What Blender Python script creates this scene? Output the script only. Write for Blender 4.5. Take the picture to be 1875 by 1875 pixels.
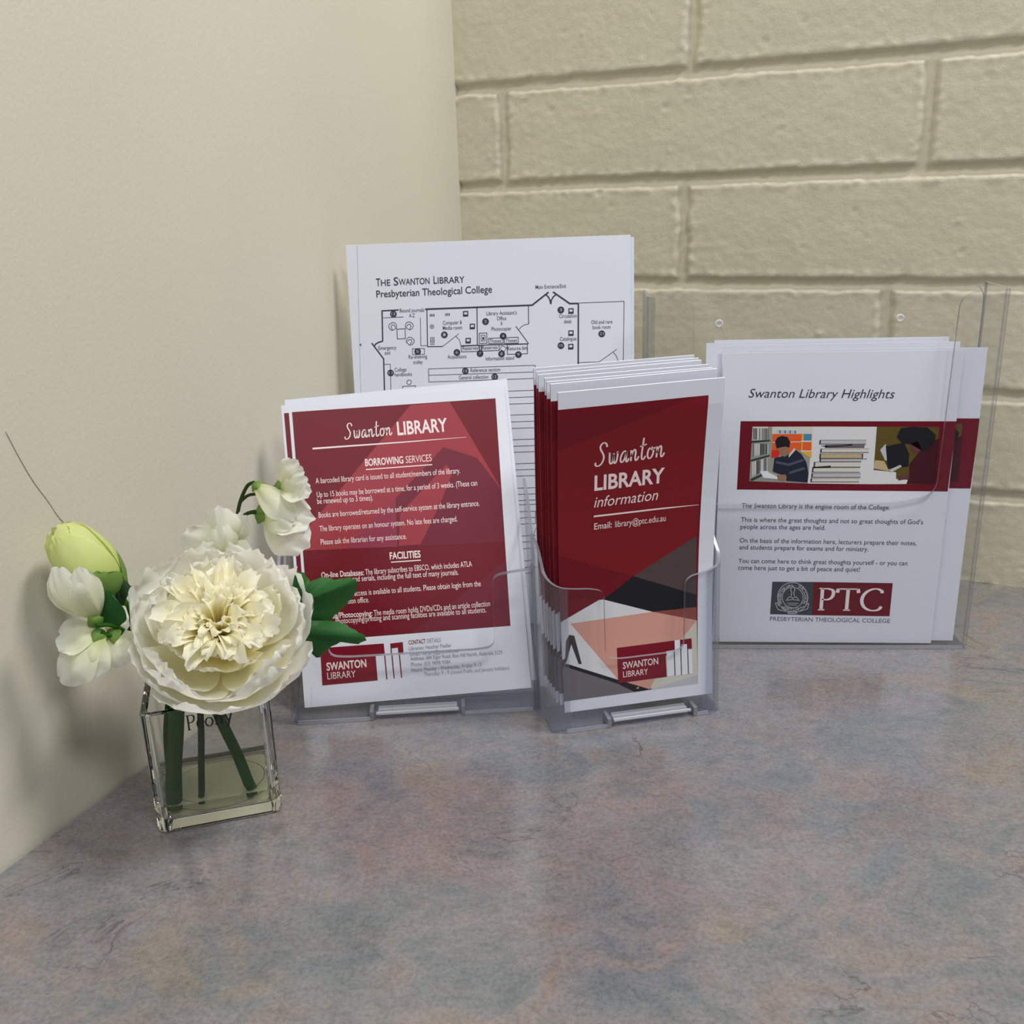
import bpy, bmesh, math, random
from mathutils import Vector, Matrix, noise
for _o in list(bpy.data.objects): bpy.data.objects.remove(_o, do_unlink=True)
SC = bpy.context.scene
COL = SC.collection
R = math.radians
# ------------------------------------------------------------------ camera
cam = bpy.data.cameras.new('camera'); cam_ob = bpy.data.objects.new('camera', cam); COL.objects.link(cam_ob)
cam.sensor_fit = 'HORIZONTAL'; cam.sensor_width = 36.0; cam.lens = 36.0 * 1791.035 / 1875.0
cam.clip_start = 0.01; cam.clip_end = 50
_p, _r = R(17.73332), R(-1.80724)
_up = Vector((0, math.sin(_p), math.cos(_p))); _rt = Vector((1, 0, 0)); _fw = Vector((0, math.cos(_p), -math.sin(_p)))
_r2 = math.cos(_r) * _rt + math.sin(_r) * _up; _u2 = -math.sin(_r) * _rt + math.cos(_r) * _up
cam_ob.matrix_world = Matrix(((_r2.x, _u2.x, -_fw.x, 0), (_r2.y, _u2.y, -_fw.y, 0), (_r2.z, _u2.z, -_fw.z, 0.32337), (0, 0, 0, 1)))
SC.camera = cam_ob
# ------------------------------------------------------------------ world, lights, exposure
w = bpy.data.worlds.new('room_light'); SC.world = w; w.use_nodes = True
w.node_tree.nodes['Background'].inputs[0].default_value = (0.93, 0.96, 1.0, 1)
w.node_tree.nodes['Background'].inputs[1].default_value = 0.06
def area(name, loc, target, sx, sy, power, colour):
    l = bpy.data.lights.new(name, 'AREA'); l.shape = 'RECTANGLE'; l.size = sx; l.size_y = sy; l.energy = power; l.color = colour
    o = bpy.data.objects.new(name, l); COL.objects.link(o); o.location = loc
    o.rotation_euler = (Vector(target) - Vector(loc)).to_track_quat('-Z', 'Y').to_euler()
    return o
area('ceiling_light_right', (1.00, 0.36, 2.00), (-0.20, 0.60, 0.1), 0.5, 0.28, 34.0, (1.0, 0.985, 0.96))
area('ceiling_light_front', (-0.70, -1.35, 1.45), (0.15, 0.65, 0.1), 1.6, 0.8, 17.0, (0.96, 0.98, 1.0))
area('ceiling_light_behind', (0.55, -0.55, 1.80), (0.15, 0.60, 0.05), 0.55, 0.30, 15.5, (0.97, 0.985, 1.0))
SC.view_settings.view_transform = 'Standard'; SC.view_settings.look = 'None'
SC.view_settings.gamma = 1.0; SC.view_settings.use_curve_mapping = False
SC.view_settings.exposure = 0.0
SC.cycles.transparent_max_bounces = 48; SC.cycles.max_bounces = 16; SC.cycles.transmission_bounces = 16; SC.cycles.glossy_bounces = 8
SC.cycles.use_denoising = True
# ------------------------------------------------------------------ materials
def srgb(r, g, b):
    f = lambda c: c / 12.92 if c <= 0.04045 else ((c + 0.055) / 1.055) ** 2.4
    return (f(r / 255), f(g / 255), f(b / 255), 1)
MATS = {}
def new_mat(name):
    m = bpy.data.materials.new(name); m.use_nodes = True; MATS[name] = m
    return m, m.node_tree.nodes, m.node_tree.links, m.node_tree.nodes['Principled BSDF']
def plain(name, rgb, rough=0.5, spec=0.3, **kw):
    m, N, L, b = new_mat(name)
    b.inputs['Base Color'].default_value = rgb; b.inputs['Roughness'].default_value = rough
    b.inputs['Specular IOR Level'].default_value = spec
    for k, v in kw.items(): b.inputs[k.replace('_', ' ')].default_value = v
    return m
def node(N, t, **kw):
    n = N.new(t)
    for k, v in kw.items(): setattr(n, k, v)
    return n
def noise_tex(N, L, vec, scale, detail=4.0, rough=0.6, dist=0.0):
    n = N.new('ShaderNodeTexNoise'); n.inputs['Scale'].default_value = scale; n.inputs['Detail'].default_value = detail
    n.inputs['Roughness'].default_value = rough; n.inputs['Distortion'].default_value = dist
    L.new(vec, n.inputs['Vector']); return n
def ramp(N, L, src, stops):
    r = N.new('ShaderNodeValToRGB'); e = r.color_ramp.elements
    while len(e) > 1: e.remove(e[-1])
    e[0].position, e[0].color = stops[0]
    for p, c in stops[1:]:
        x = e.new(p); x.color = c
    L.new(src, r.inputs[0]); return r
def mixc(N, L, fac, a, b, mode='MIX'):
    m = N.new('ShaderNodeMix'); m.data_type = 'RGBA'; m.blend_type = mode
    for s, v in ((m.inputs[0], fac), (m.inputs[6], a), (m.inputs[7], b)):
        if isinstance(v, (int, float, tuple)): s.default_value = v
        else: L.new(v, s)
    return m.outputs[2]
def bump(N, L, bsdf, src, strength, dist):
    b = N.new('ShaderNodeBump'); b.inputs['Strength'].default_value = strength; b.inputs['Distance'].default_value = dist
    L.new(src, b.inputs['Height']); L.new(b.outputs[0], bsdf.inputs['Normal']); return b
# painted plaster of the left wall
m, N, L, b = new_mat('cream_plaster')
tc = N.new('ShaderNodeTexCoord').outputs['Object']
n1 = noise_tex(N, L, tc, 5, 3); n2 = noise_tex(N, L, tc, 420, 3)
c = mixc(N, L, n1.outputs[0], (0.565, 0.535, 0.440, 1), (0.620, 0.588, 0.485, 1)); L.new(c, b.inputs['Base Color'])
b.inputs['Roughness'].default_value = 0.6; b.inputs['Specular IOR Level'].default_value = 0.25
bump(N, L, b, n2.outputs[0], 0.25, 0.0006)
# painted blockwork
m, N, L, b = new_mat('painted_blockwork')
tc = N.new('ShaderNodeTexCoord').outputs['Object']
n1 = noise_tex(N, L, tc, 6, 3); n2 = noise_tex(N, L, tc, 260, 5, 0.7); n3 = noise_tex(N, L, tc, 60, 4, 0.6)
c = mixc(N, L, n1.outputs[0], (0.575, 0.530, 0.395, 1), (0.635, 0.588, 0.448, 1)); L.new(c, b.inputs['Base Color'])
b.inputs['Roughness'].default_value = 0.5; b.inputs['Specular IOR Level'].default_value = 0.35
ad = node(N, 'ShaderNodeMath', operation='ADD'); L.new(n2.outputs[0], ad.inputs[0]); L.new(n3.outputs[0], ad.inputs[1])
bump(N, L, b, ad.outputs[0], 0.35, 0.0012)
# mottled stone-pattern laminate
m, N, L, b = new_mat('mottled_laminate')
tc = N.new('ShaderNodeTexCoord').outputs['Object']
mp = N.new('ShaderNodeMapping'); L.new(tc, mp.inputs[0]); mp.inputs['Rotation'].default_value = (0, 0, R(24)); mp.inputs['Scale'].default_value = (1.0, 1.3, 1.0)
v = mp.outputs[0]
na = noise_tex(N, L, v, 13, 7, 0.62, 0.9); nb = noise_tex(N, L, v, 19, 7, 0.64, 1.1); nc = noise_tex(N, L, v, 8, 4, 0.55, 0.5)
nd = noise_tex(N, L, tc, 430, 3, 0.7); ne = noise_tex(N, L, v, 9, 8, 0.58, 1.4); ng = noise_tex(N, L, v, 90, 5, 0.7, 0.6)
ca = ramp(N, L, na.outputs[0], [(0.36, srgb(112, 122, 126)), (0.45, srgb(138, 134, 134)), (0.53, srgb(158, 138, 134)), (0.64, srgb(150, 142, 141))])
cb = ramp(N, L, nb.outputs[0], [(0.38, srgb(160, 134, 124)), (0.50, srgb(146, 139, 140)), (0.62, srgb(114, 121, 127))])
mc = ramp(N, L, nc.outputs[0], [(0.42, (0, 0, 0, 1)), (0.58, (1, 1, 1, 1))])
c = mixc(N, L, mc.outputs[0], ca.outputs[0], cb.outputs[0])
nf = noise_tex(N, L, v, 15, 5, 0.62, 0.7); oc = ramp(N, L, nf.outputs[0], [(0.57, (0, 0, 0, 1)), (0.68, (0.75, 0.75, 0.75, 1))])
c = mixc(N, L, oc.outputs[0], c, srgb(160, 138, 116))
nh = noise_tex(N, L, v, 26, 5, 0.6, 0.8); pk = ramp(N, L, nh.outputs[0], [(0.62, (0, 0, 0, 1)), (0.72, (0.6, 0.6, 0.6, 1))])
c = mixc(N, L, pk.outputs[0], c, srgb(166, 146, 143)); c = mixc(N, L, 0.36, c, srgb(139, 134, 136))
vein = ramp(N, L, ne.outputs[0], [(0.490, (1, 1, 1, 1)), (0.4985, (0.55, 0.56, 0.58, 1)), (0.5015, (0.55, 0.56, 0.58, 1)), (0.508, (1, 1, 1, 1))])
vm = ramp(N, L, noise_tex(N, L, tc, 11, 3).outputs[0], [(0.54, (0, 0, 0, 1)), (0.60, (1, 1, 1, 1))])
c2 = mixc(N, L, 1.0, c, vein.outputs[0], 'MULTIPLY'); c = mixc(N, L, vm.outputs[0], c, c2)
sp = ramp(N, L, nd.outputs[0], [(0.34, (0.78, 0.78, 0.78, 1)), (0.5, (1, 1, 1, 1)), (0.66, (1.14, 1.13, 1.12, 1))])
st = ramp(N, L, ng.outputs[0], [(0.32, (0.80, 0.81, 0.82, 1)), (0.5, (1, 1, 1, 1)), (0.68, (1.14, 1.12, 1.11, 1))])
c = mixc(N, L, 1.0, c, sp.outputs[0], 'MULTIPLY'); c = mixc(N, L, 1.0, c, st.outputs[0], 'MULTIPLY')
c = mixc(N, L, 1.0, c, (0.655, 0.70, 0.73, 1), 'MULTIPLY'); L.new(c, b.inputs['Base Color'])
b.inputs['Roughness'].default_value = 0.25; b.inputs['Specular IOR Level'].default_value = 0.6; b.inputs['Coat Weight'].default_value = 1.0; b.inputs['Coat Roughness'].default_value = 0.17; b.inputs['Coat IOR'].default_value = 1.65
plain('laminate_edge', srgb(120, 112, 110), 0.4)
plain('cabinet_board', srgb(190, 184, 170), 0.5)
plain('wall_scratch', srgb(160, 152, 132), 0.7)
# paper and inks
plain('paper', srgb(220, 223, 233), 0.55, 0.25); plain('paper_edge', srgb(232, 234, 240), 0.7, 0.1)
for nm, c, rg in (('red_deep', (110, 13, 30), .38), ('red_warm', (124, 21, 30), .38), ('red_light', (154, 52, 62), .38), ('red_plum', (112, 30, 48), .38), ('red_mauve', (142, 50, 72), .38),
                  ('red_logo', (122, 16, 36), .38), ('red_maroon', (108, 16, 34), .4), ('print_taupe', (82, 66, 66), .4), ('print_black', (30, 30, 36), .4), ('print_white', (216, 216, 218), .45),
                  ('print_brown', (136, 74, 66), .4), ('print_pink', (208, 152, 138), .45), ('print_sand', (206, 202, 188), .45), ('print_grey', (112, 106, 112), .45), ('print_lightgrey', (186, 188, 192), .45),
                  ('print_dark', (62, 52, 58), .45), ('print_paper', (226, 229, 236), .5), ('ink_pale', (240, 222, 222), .45), ('ink_grey', (132, 134, 146), .5), ('ink_dark', (56, 58, 72), .5),
                  ('ink_white', (236, 226, 224), .5), ('ink_slate', (92, 96, 106), .5), ('print_blueline', (130, 140, 175), .5), ('print_slate', (62, 68, 74), .45),
                  ('print_shelfgrey', (150, 150, 142), .5), ('print_pale', (208, 206, 196), .5), ('print_darkgreen', (44, 62, 54), .5), ('print_orange', (226, 92, 44), .5), ('print_red', (206, 44, 40), .5),
                  ('print_yellow', (226, 172, 50), .5), ('print_blue', (74, 132, 176), .5), ('print_navy', (32, 38, 54), .5), ('print_stripe', (72, 82, 100), .5), ('print_skin', (150, 112, 88), .5),
                  ('print_tan', (186, 168, 130), .5), ('print_olive', (92, 76, 32), .5), ('print_maroondark', (66, 18, 30), .5), ('print_skindark', (96, 60, 56), .5)):
    plain(nm, srgb(*c), rg, 0.3)
# clear acrylic: a thin sheet that lets light straight through and mirrors it at glancing angles
def acrylic(name, tint, body, body_mix, ior=1.49, rough=0.03):
    m, N, L, b = new_mat(name); N.remove(b); out = N['Material Output']
    tr = N.new('ShaderNodeBsdfTransparent'); tr.inputs[0].default_value = tint
    gl = N.new('ShaderNodeBsdfGlossy'); gl.inputs['Roughness'].default_value = rough
    df = N.new('ShaderNodeBsdfDiffuse'); df.inputs[0].default_value = body
    fr = N.new('ShaderNodeFresnel'); ge = N.new('ShaderNodeNewGeometry'); mr = N.new('ShaderNodeMapRange')
    mr.inputs['To Min'].default_value = ior; mr.inputs['To Max'].default_value = 1 / ior   # leaving face: same mirror strength as entering
    L.new(ge.outputs['Backfacing'], mr.inputs[0]); L.new(mr.outputs[0], fr.inputs[0])
    m1 = N.new('ShaderNodeMixShader'); m1.inputs[0].default_value = body_mix; L.new(tr.outputs[0], m1.inputs[1]); L.new(df.outputs[0], m1.inputs[2])
    m2 = N.new('ShaderNodeMixShader'); L.new(fr.outputs[0], m2.inputs[0]); L.new(m1.outputs[0], m2.inputs[1]); L.new(gl.outputs[0], m2.inputs[2])
    L.new(m2.outputs[0], out.inputs[0])
acrylic('clear_acrylic', (0.988, 0.989, 0.994, 1), (0.62, 0.63, 0.66, 1), 0.005, 1.22)
acrylic('acrylic_bend', (0.86, 0.87, 0.905, 1), (0.55, 0.56, 0.60, 1), 0.05, 1.42, 0.16)
acrylic('acrylic_edge', (0.50, 0.52, 0.56, 1), (0.42, 0.43, 0.48, 1), 0.45, 1.5, 0.30)
acrylic('acrylic_rib', (0.86, 0.87, 0.89, 1), (0.85, 0.86, 0.9, 1), 0.45, 1.5)  # whitish body colour stands in for light caught by the clear ribs
acrylic('acrylic_rim', (0.80, 0.81, 0.85, 1), (0.66, 0.67, 0.72, 1), 0.30, 1.6)
def glass(name, col, ior, rough=0.0):
    m, N, L, b = new_mat(name); N.remove(b); g = N.new('ShaderNodeBsdfGlass'); g.inputs['Color'].default_value = col
    g.inputs['IOR'].default_value = ior; g.inputs['Roughness'].default_value = rough; L.new(g.outputs[0], N['Material Output'].inputs[0])
glass('vase_glass', (0.985, 0.992, 0.985, 1), 1.5); glass('clear_water', (0.975, 0.98, 0.93, 1), 1.33)
plain('cream_pad', srgb(226, 226, 196), 0.4); plain('pad_line', srgb(120, 122, 92), 0.5); plain('vase_lettering', srgb(42, 42, 38), 0.4)
# petals and leaves: pigment runs from the base of the petal to its tip (vertex attribute "tone")
def petal_mat(name, stops, trans=0.5, rough=0.6, scale=300):
    m, N, L, b = new_mat(name); out = N['Material Output']
    at = N.new('ShaderNodeAttribute'); at.attribute_name = 'tone'
    r = ramp(N, L, at.outputs['Fac'], stops)
    L.new(r.outputs[0], b.inputs['Base Color']); b.inputs['Roughness'].default_value = rough; b.inputs['Specular IOR Level'].default_value = 0.2
    tc = N.new('ShaderNodeTexCoord').outputs['Object']; n = noise_tex(N, L, tc, scale, 3); bump(N, L, b, n.outputs[0], 0.2, 0.0006)
    t = N.new('ShaderNodeBsdfTranslucent'); L.new(r.outputs[0], t.inputs[0])
    mx = N.new('ShaderNodeMixShader'); mx.inputs[0].default_value = trans
    L.new(b.outputs[0], mx.inputs[1]); L.new(t.outputs[0], mx.inputs[2]); L.new(mx.outputs[0], out.inputs[0])
petal_mat('peony_outer_petal', [(0.0, srgb(232, 226, 150)), (0.3, srgb(248, 245, 214)), (0.62, srgb(251, 250, 242)), (1.0, srgb(252, 252, 251))])
petal_mat('peony_inner_petal', [(0.0, srgb(240, 220, 120)), (0.25, srgb(248, 238, 180)), (0.55, srgb(251, 247, 218)), (1.0, srgb(253, 251, 240))])
petal_mat('sweet_pea_petal', [(0.0, srgb(206, 212, 140)), (0.3, srgb(236, 238, 206)), (0.7, srgb(242, 243, 228)), (1.0, srgb(244, 245, 238))])
petal_mat('bud_petal', [(0.0, srgb(168, 196, 72)), (0.4, srgb(216, 228, 140)), (0.75, srgb(232, 238, 176)), (1.0, srgb(226, 234, 160))])
petal_mat('leaf_green', [(0.0, srgb(44, 96, 44)), (0.5, srgb(36, 86, 40)), (1.0, srgb(50, 104, 48))], 0.15, 0.5)
petal_mat('leaf_dark', [(0.0, srgb(34, 56, 34)), (1.0, srgb(44, 68, 40))], 0.1, 0.55)
petal_mat('sepal_green', [(0.0, srgb(92, 128, 56)), (1.0, srgb(128, 160, 80))], 0.2, 0.55)
plain('stem_green', srgb(34, 82, 16), 0.6, 0.1); plain('stem_dark', srgb(48, 64, 30), 0.6, 0.1)
# ------------------------------------------------------------------ builders
def link_mesh(name, verts, faces, mats, midx=None, smooth=False, parent=None, tone=None):
    me = bpy.data.meshes.new(name); me.from_pydata(verts, [], faces)
    for mm in mats: me.materials.append(MATS[mm])
    if midx: me.polygons.foreach_set('material_index', midx)
    if smooth: me.polygons.foreach_set('use_smooth', [True] * len(me.polygons))
    if tone:
        a = me.attributes.new('tone', 'FLOAT', 'POINT'); a.data.foreach_set('value', tone)
    me.update()
    o = bpy.data.objects.new(name, me); COL.objects.link(o)
    if parent: o.parent = parent
    return o
def tag(o, label, cat, group=None, kind=None):
    o['label'] = label; o['category'] = cat
    if group: o['group'] = group
    if kind: o['kind'] = kind
    return o
def empty(name, loc=(0, 0, 0), rz=0.0):
    o = bpy.data.objects.new(name, None); COL.objects.link(o); o.location = loc; o.rotation_euler = (0, 0, rz); o.empty_display_size = 0.02
    return o
class MB:
    """gathers faces of one mesh"""
    def __init__(s): s.v = []; s.f = []; s.m = []; s.t = []; s.mats = []
    def mi(s, mat):
        if mat not in s.mats: s.mats.append(mat)
        return s.mats.index(mat)
    def add(s, verts, faces, mat, tone=None):
        o = len(s.v); i = s.mi(mat); s.v += [tuple(p) for p in verts]
        s.f += [tuple(o + k for k in f) for f in faces]; s.m += [i] * len(faces)
        s.t += list(tone) if tone else [0.5] * len(verts)
    def box(s, a, b, mat):
        (x0, y0, z0), (x1, y1, z1) = a, b
        s.add([(x0, y0, z0), (x1, y0, z0), (x1, y1, z0), (x0, y1, z0), (x0, y0, z1), (x1, y0, z1), (x1, y1, z1), (x0, y1, z1)],
              [(3, 2, 1, 0), (4, 5, 6, 7), (0, 1, 5, 4), (1, 2, 6, 5), (2, 3, 7, 6), (3, 0, 4, 7)], mat)
    def grid(s, pts, mat, tone=None):
        nr, ncol = len(pts), len(pts[0]); vs = [p for r in pts for p in r]
        fs = [(i * ncol + j, i * ncol + j + 1, (i + 1) * ncol + j + 1, (i + 1) * ncol + j) for i in range(nr - 1) for j in range(ncol - 1)]
        s.add(vs, fs, mat, [t for r in tone for t in r] if tone else None)
    def tube(s, pts, radii, mat, n=10, sub=6):
        P = [Vector(p) for p in pts]
        path = []; rad = []
        for i in range(len(P) - 1):
            p0, p1, p2, p3 = P[max(i - 1, 0)], P[i], P[i + 1], P[min(i + 2, len(P) - 1)]
            for k in range(sub + (i == len(P) - 2)):
                t = k / sub; t2, t3 = t * t, t * t * t
                path.append(0.5 * ((2 * p1) + (p2 - p0) * t + (2 * p0 - 5 * p1 + 4 * p2 - p3) * t2 + (3 * p1 - p0 - 3 * p2 + p3) * t3))
                rad.append(radii[i] + (radii[i + 1] - radii[i]) * t)
        vs, fs = [], []; up = Vector((0.31, 0.87, 0.37))
        for i, c in enumerate(path):
            d = (path[min(i + 1, len(path) - 1)] - path[max(i - 1, 0)]).normalized()
            a = d.cross(up).normalized(); bb = d.cross(a)
            for k in range(n):
                th = 2 * math.pi * k / n; vs.append(c + rad[i] * (math.cos(th) * a + math.sin(th) * bb))
        for i in range(len(path) - 1):
            for k in range(n): fs.append((i * n + k, i * n + (k + 1) % n, (i + 1) * n + (k + 1) % n, (i + 1) * n + k))
        fs.append(tuple(range(n))); fs.append(tuple((len(path) - 1) * n + k for k in reversed(range(n))))
        s.add(vs, fs, mat)
    def build(s, name, parent=None, smooth=False):
        return link_mesh(name, s.v, s.f, s.mats, s.m, smooth, parent, s.t)
def fix_normals(o):
    bm = bmesh.new(); bm.from_mesh(o.data); bmesh.ops.recalc_face_normals(bm, faces=bm.faces); bm.to_mesh(o.data); bm.free()
def smoothstep(a, b, x):
    t = min(1, max(0, (x - a) / (b - a))); return t * t * (3 - 2 * t)
def fillet(pts, rad, n=6):
    """round the corners of an open polyline"""
    out = [Vector(pts[0])]
    for i in range(1, len(pts) - 1):
        a, p, c = Vector(pts[i - 1]), Vector(pts[i]), Vector(pts[i + 1])
        r = rad[i] if isinstance(rad, (list, tuple)) else rad
        d1, d2 = (a - p), (c - p); l = min(r, d1.length * 0.49, d2.length * 0.49)
        q1, q2 = p + d1.normalized() * l, p + d2.normalized() * l
        for k in range(n + 1):
            t = k / n; out.append((1 - t) ** 2 * q1 + 2 * t * (1 - t) * p + t * t * q2)
    out.append(Vector(pts[-1])); return out
# ------------------------------------------------------------------ the setting
# left plaster wall (1 m high behind the counter), right-hand face towards the counter
CORNER = Vector((-0.0397, 0.970, 0)); LDIR = Vector((-0.39261, -0.91971, 0)); LN = Vector((0.91971, -0.39261, 0))
mb = MB(); pts = []
for i in range(33):
    row = []
    for j in range(41):
        s, z = -0.02 + 1.5 * i / 32, -0.04 + 1.1 * j / 40
        row.append(CORNER + LDIR * s + LN * 0.0006 * noise.noise(Vector((s * 6, z * 6, 3))) + Vector((0, 0, z)))
    pts.append(row)
mb.grid(pts, 'cream_plaster')
back = [[CORNER + LDIR * (-0.02) - LN * 0.1 + Vector((0, 0, z)) for z in (-0.04, 1.06)], [CORNER + LDIR * 1.48 - LN * 0.1 + Vector((0, 0, z)) for z in (-0.04, 1.06)]]
mb.grid(back, 'cream_plaster')
mb.add([pts[0][0], pts[-1][0], back[1][0], back[0][0], pts[0][-1], pts[-1][-1], back[1][1], back[0][1]], [(0, 1, 2, 3), (4, 5, 6, 7), (0, 4, 7, 3), (1, 5, 6, 2)], 'cream_plaster')
# the fine hairline scratch in its paint
sc_pts = [Vector(p) + LN * 0.0002 for p in ((-0.2501, 0.4771, 0.2211), (-0.2484, 0.4812, 0.2080), (-0.2460, 0.4867, 0.1928), (-0.2432, 0.4934, 0.1790), (-0.2411, 0.4982, 0.1682), (-0.2365, 0.5090, 0.1519))]
mb.tube(sc_pts, [0.00016] * 6, 'wall_scratch', 5, 4)
wl = mb.build('wall_left', smooth=True); wl['kind'] = 'structure'; fix_normals(wl)
# painted block wall at the back: true recessed joints
BD = Vector((0.91103, -0.41236, 0)); BN = Vector((-0.41236, -0.91103, 0))
COURSE = [-0.0085, 0.0772, 0.1612, 0.2480, 0.3348, 0.4193, 0.5050, 0.591, 0.677, 0.763, 0.849, 0.935, 1.021]
PERP = {0: .392, 1: .2145, 2: .385, 3: .2145, 4: .0465, 5: .2185, 6: .04, 7: .22, 8: .04, 9: .22, 10: .04, 11: .22}
rnd = random.Random(5)
PITS = {}
for _ in range(620):
    px, pz, pr = rnd.uniform(0, 1.0), rnd.uniform(0, 1.0), rnd.uniform(0.0011, 0.0030)
    PITS.setdefault((int(px / 0.02), int(pz / 0.02)), []).append((px, pz, pr, rnd.choice([-1, -1, 1]) * rnd.uniform(0.0004, 0.0012)))
def wall_depth(x, z):
    n1 = noise.noise(Vector((x * 45, z * 45, 1.0))); n2 = noise.noise(Vector((x * 170, z * 170, 9.0)))
    k = 0
    while k < 11 and z > COURSE[k + 1]: k += 1
    d = min(abs(z - COURSE[k]), abs(z - COURSE[k + 1]))
    wob = 0.0012 * n1 + 0.0008 * n2
    rec = 1 - smoothstep(0.0022, 0.0062, d + wob)
    p0 = PERP[min(k, 11)]
    dx = min(abs(x - p0 - 0.357 * q - 0.0008 * math.sin(z * 60 + k)) for q in (-1, 0, 1, 2, 3))
    rec2 = 1 - smoothstep(0.0024, 0.0064, dx + wob * 1.6)
    h = -0.0052 * max(rec, rec2 * 0.9)
    # paint build-up on the arrises beside a joint
    e = min(d, dx); h += 0.0009 * max(0, n2 + 0.25) * smoothstep(0.0035, 0.007, e) * (1 - smoothstep(0.007, 0.013, e))
    h += 0.00035 * n1 + 0.0003 * n2
    ci, cj = int(x / 0.02), int(z / 0.02)
    for a in (ci - 1, ci, ci + 1):
        for bq in (cj - 1, cj, cj + 1):
            for (px, pz, pr, dp) in PITS.get((a, bq), ()):
                q = math.hypot(x - px, (z - pz) * 1.2)
                if q < pr * 1.4: h += dp * (1 - smoothstep(0.3 * pr, 1.4 * pr, q))
    return h
def frange(a, b, st):
    out = []; x = a
    while x < b: out.append(x); x += st
    return out
XS = frange(-0.004, 0.62, 0.0021) + frange(0.62, 1.1, 0.006); ZS = frange(-0.02, 0.56, 0.0019) + frange(0.56, 1.03, 0.006)
pts = [[CORNER + BD * x + BN * wall_depth(x, z) + Vector((0, 0, z)) for z in ZS] for x in XS]
mb = MB(); mb.grid(pts, 'painted_blockwork')
bb = [CORNER + BD * x - BN * 0.1 + Vector((0, 0, z)) for x, z in ((XS[0], ZS[0]), (XS[-1], ZS[0]), (XS[-1], ZS[-1]), (XS[0], ZS[-1]))]
ff = [pts[0][0], pts[-1][0], pts[-1][-1], pts[0][-1]]
mb.add(ff + bb, [(4, 5, 6, 7), (0, 1, 5, 4), (1, 2, 6, 5), (2, 3, 7, 6), (3, 0, 4, 7)], 'painted_blockwork')
wb = mb.build('wall_back', smooth=True); wb['kind'] = 'structure'; fix_normals(wb)
# ------------------------------------------------------------------ the counter
ct = empty('counter', (0.25, 0.35, -0.7)); tag(ct, 'laminate counter mottled in grey, pink and blue, set into the corner', 'counter')
P0 = CORNER + LDIR * 0.002 + BD * 0.002; far = P0 + BD * 1.05; near = P0 + LDIR * 1.25; P2 = near + BD * 1.2
top = [P0, far, P2, near]
me = MB(); lo = [(p.x - 0.25, p.y - 0.35, 0.662) for p in top]; hi = [(p.x - 0.25, p.y - 0.35, 0.7) for p in top]
me.add(lo + hi, [(4, 5, 6, 7)], 'mottled_laminate')
me.add(lo + hi, [(3, 2, 1, 0), (0, 1, 5, 4), (1, 2, 6, 5), (2, 3, 7, 6), (3, 0, 4, 7)], 'laminate_edge')
o = me.build('worktop', ct); fix_normals(o)
me = MB(); c0 = (P0 + far + P2 + near) / 4
lo2 = [c0 + (p - c0) * 0.9 for p in top]; a = [(p.x - 0.25, p.y - 0.35, 0.0) for p in lo2]; b2 = [(p.x - 0.25, p.y - 0.35, 0.662) for p in lo2]
me.add(a + b2, [(3, 2, 1, 0), (4, 5, 6, 7), (0, 1, 5, 4), (1, 2, 6, 5), (2, 3, 7, 6), (3, 0, 4, 7)], 'cabinet_board'); o = me.build('cabinet_body', ct); fix_normals(o)
# ------------------------------------------------------------------ lettering
def font_tris(s, bold, shear):
    cu = bpy.data.curves.new('t', 'FONT'); cu.body = s; cu.size = 1.0; cu.resolution_u = 3; cu.offset = bold * 0.008; cu.shear = shear; cu.fill_mode = 'FRONT'
    ob = bpy.data.objects.new('t', cu); COL.objects.link(ob)
    dg = bpy.context.evaluated_depsgraph_get(); ev = ob.evaluated_get(dg); m = ev.to_mesh()
    vs = [(v.co.x, v.co.y) for v in m.vertices]; fs = [tuple(p.vertices) for p in m.polygons]
    ev.to_mesh_clear(); bpy.data.objects.remove(ob, do_unlink=True); bpy.data.curves.remove(cu)
    return vs, fs
CAP = max(y for x, y in font_tris('H', 0, 0)[0])
# hand-drawn letters: strokes in em units (x, y); pen makes verticals heavy and horizontals fine
SCRIPT = {'S': (0.62, [[(.60, .80), (.56, .93), (.46, 1.0), (.34, .97), (.25, .86), (.27, .72), (.36, .58), (.43, .42), (.41, .25), (.31, .10), (.16, .02), (.03, .05), (.0, .14), (.04, .17)]]),
 'w': (0.60, [[(.06, .40), (.10, .42), (.10, .30), (.11, .10), (.19, .03), (.27, .12), (.32, .40)], [(.31, .36), (.32, .12), (.38, .03), (.47, .12), (.52, .34), (.50, .43), (.56, .38)]]),
 'a': (0.50, [[(.36, .36), (.27, .42), (.14, .34), (.06, .18), (.08, .05), (.17, .04), (.28, .16), (.37, .40)], [(.37, .40), (.35, .20), (.36, .05), (.42, .03), (.50, .14)]]),
 'n': (0.50, [[(.08, .42), (.10, .24), (.08, .02)], [(.09, .18), (.18, .36), (.28, .42), (.33, .34), (.31, .14), (.34, .03), (.42, .05), (.50, .16)]]),
 't': (0.36, [[(.22, .80), (.17, .50), (.13, .20), (.15, .05), (.24, .03), (.34, .14)], [(.02, .50), (.18, .52), (.38, .56)]]),
 'o': (0.44, [[(.26, .42), (.12, .36), (.06, .18), (.12, .04), (.24, .04), (.35, .18), (.35, .34), (.26, .42), (.24, .36), (.34, .34), (.46, .40)]])}
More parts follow.
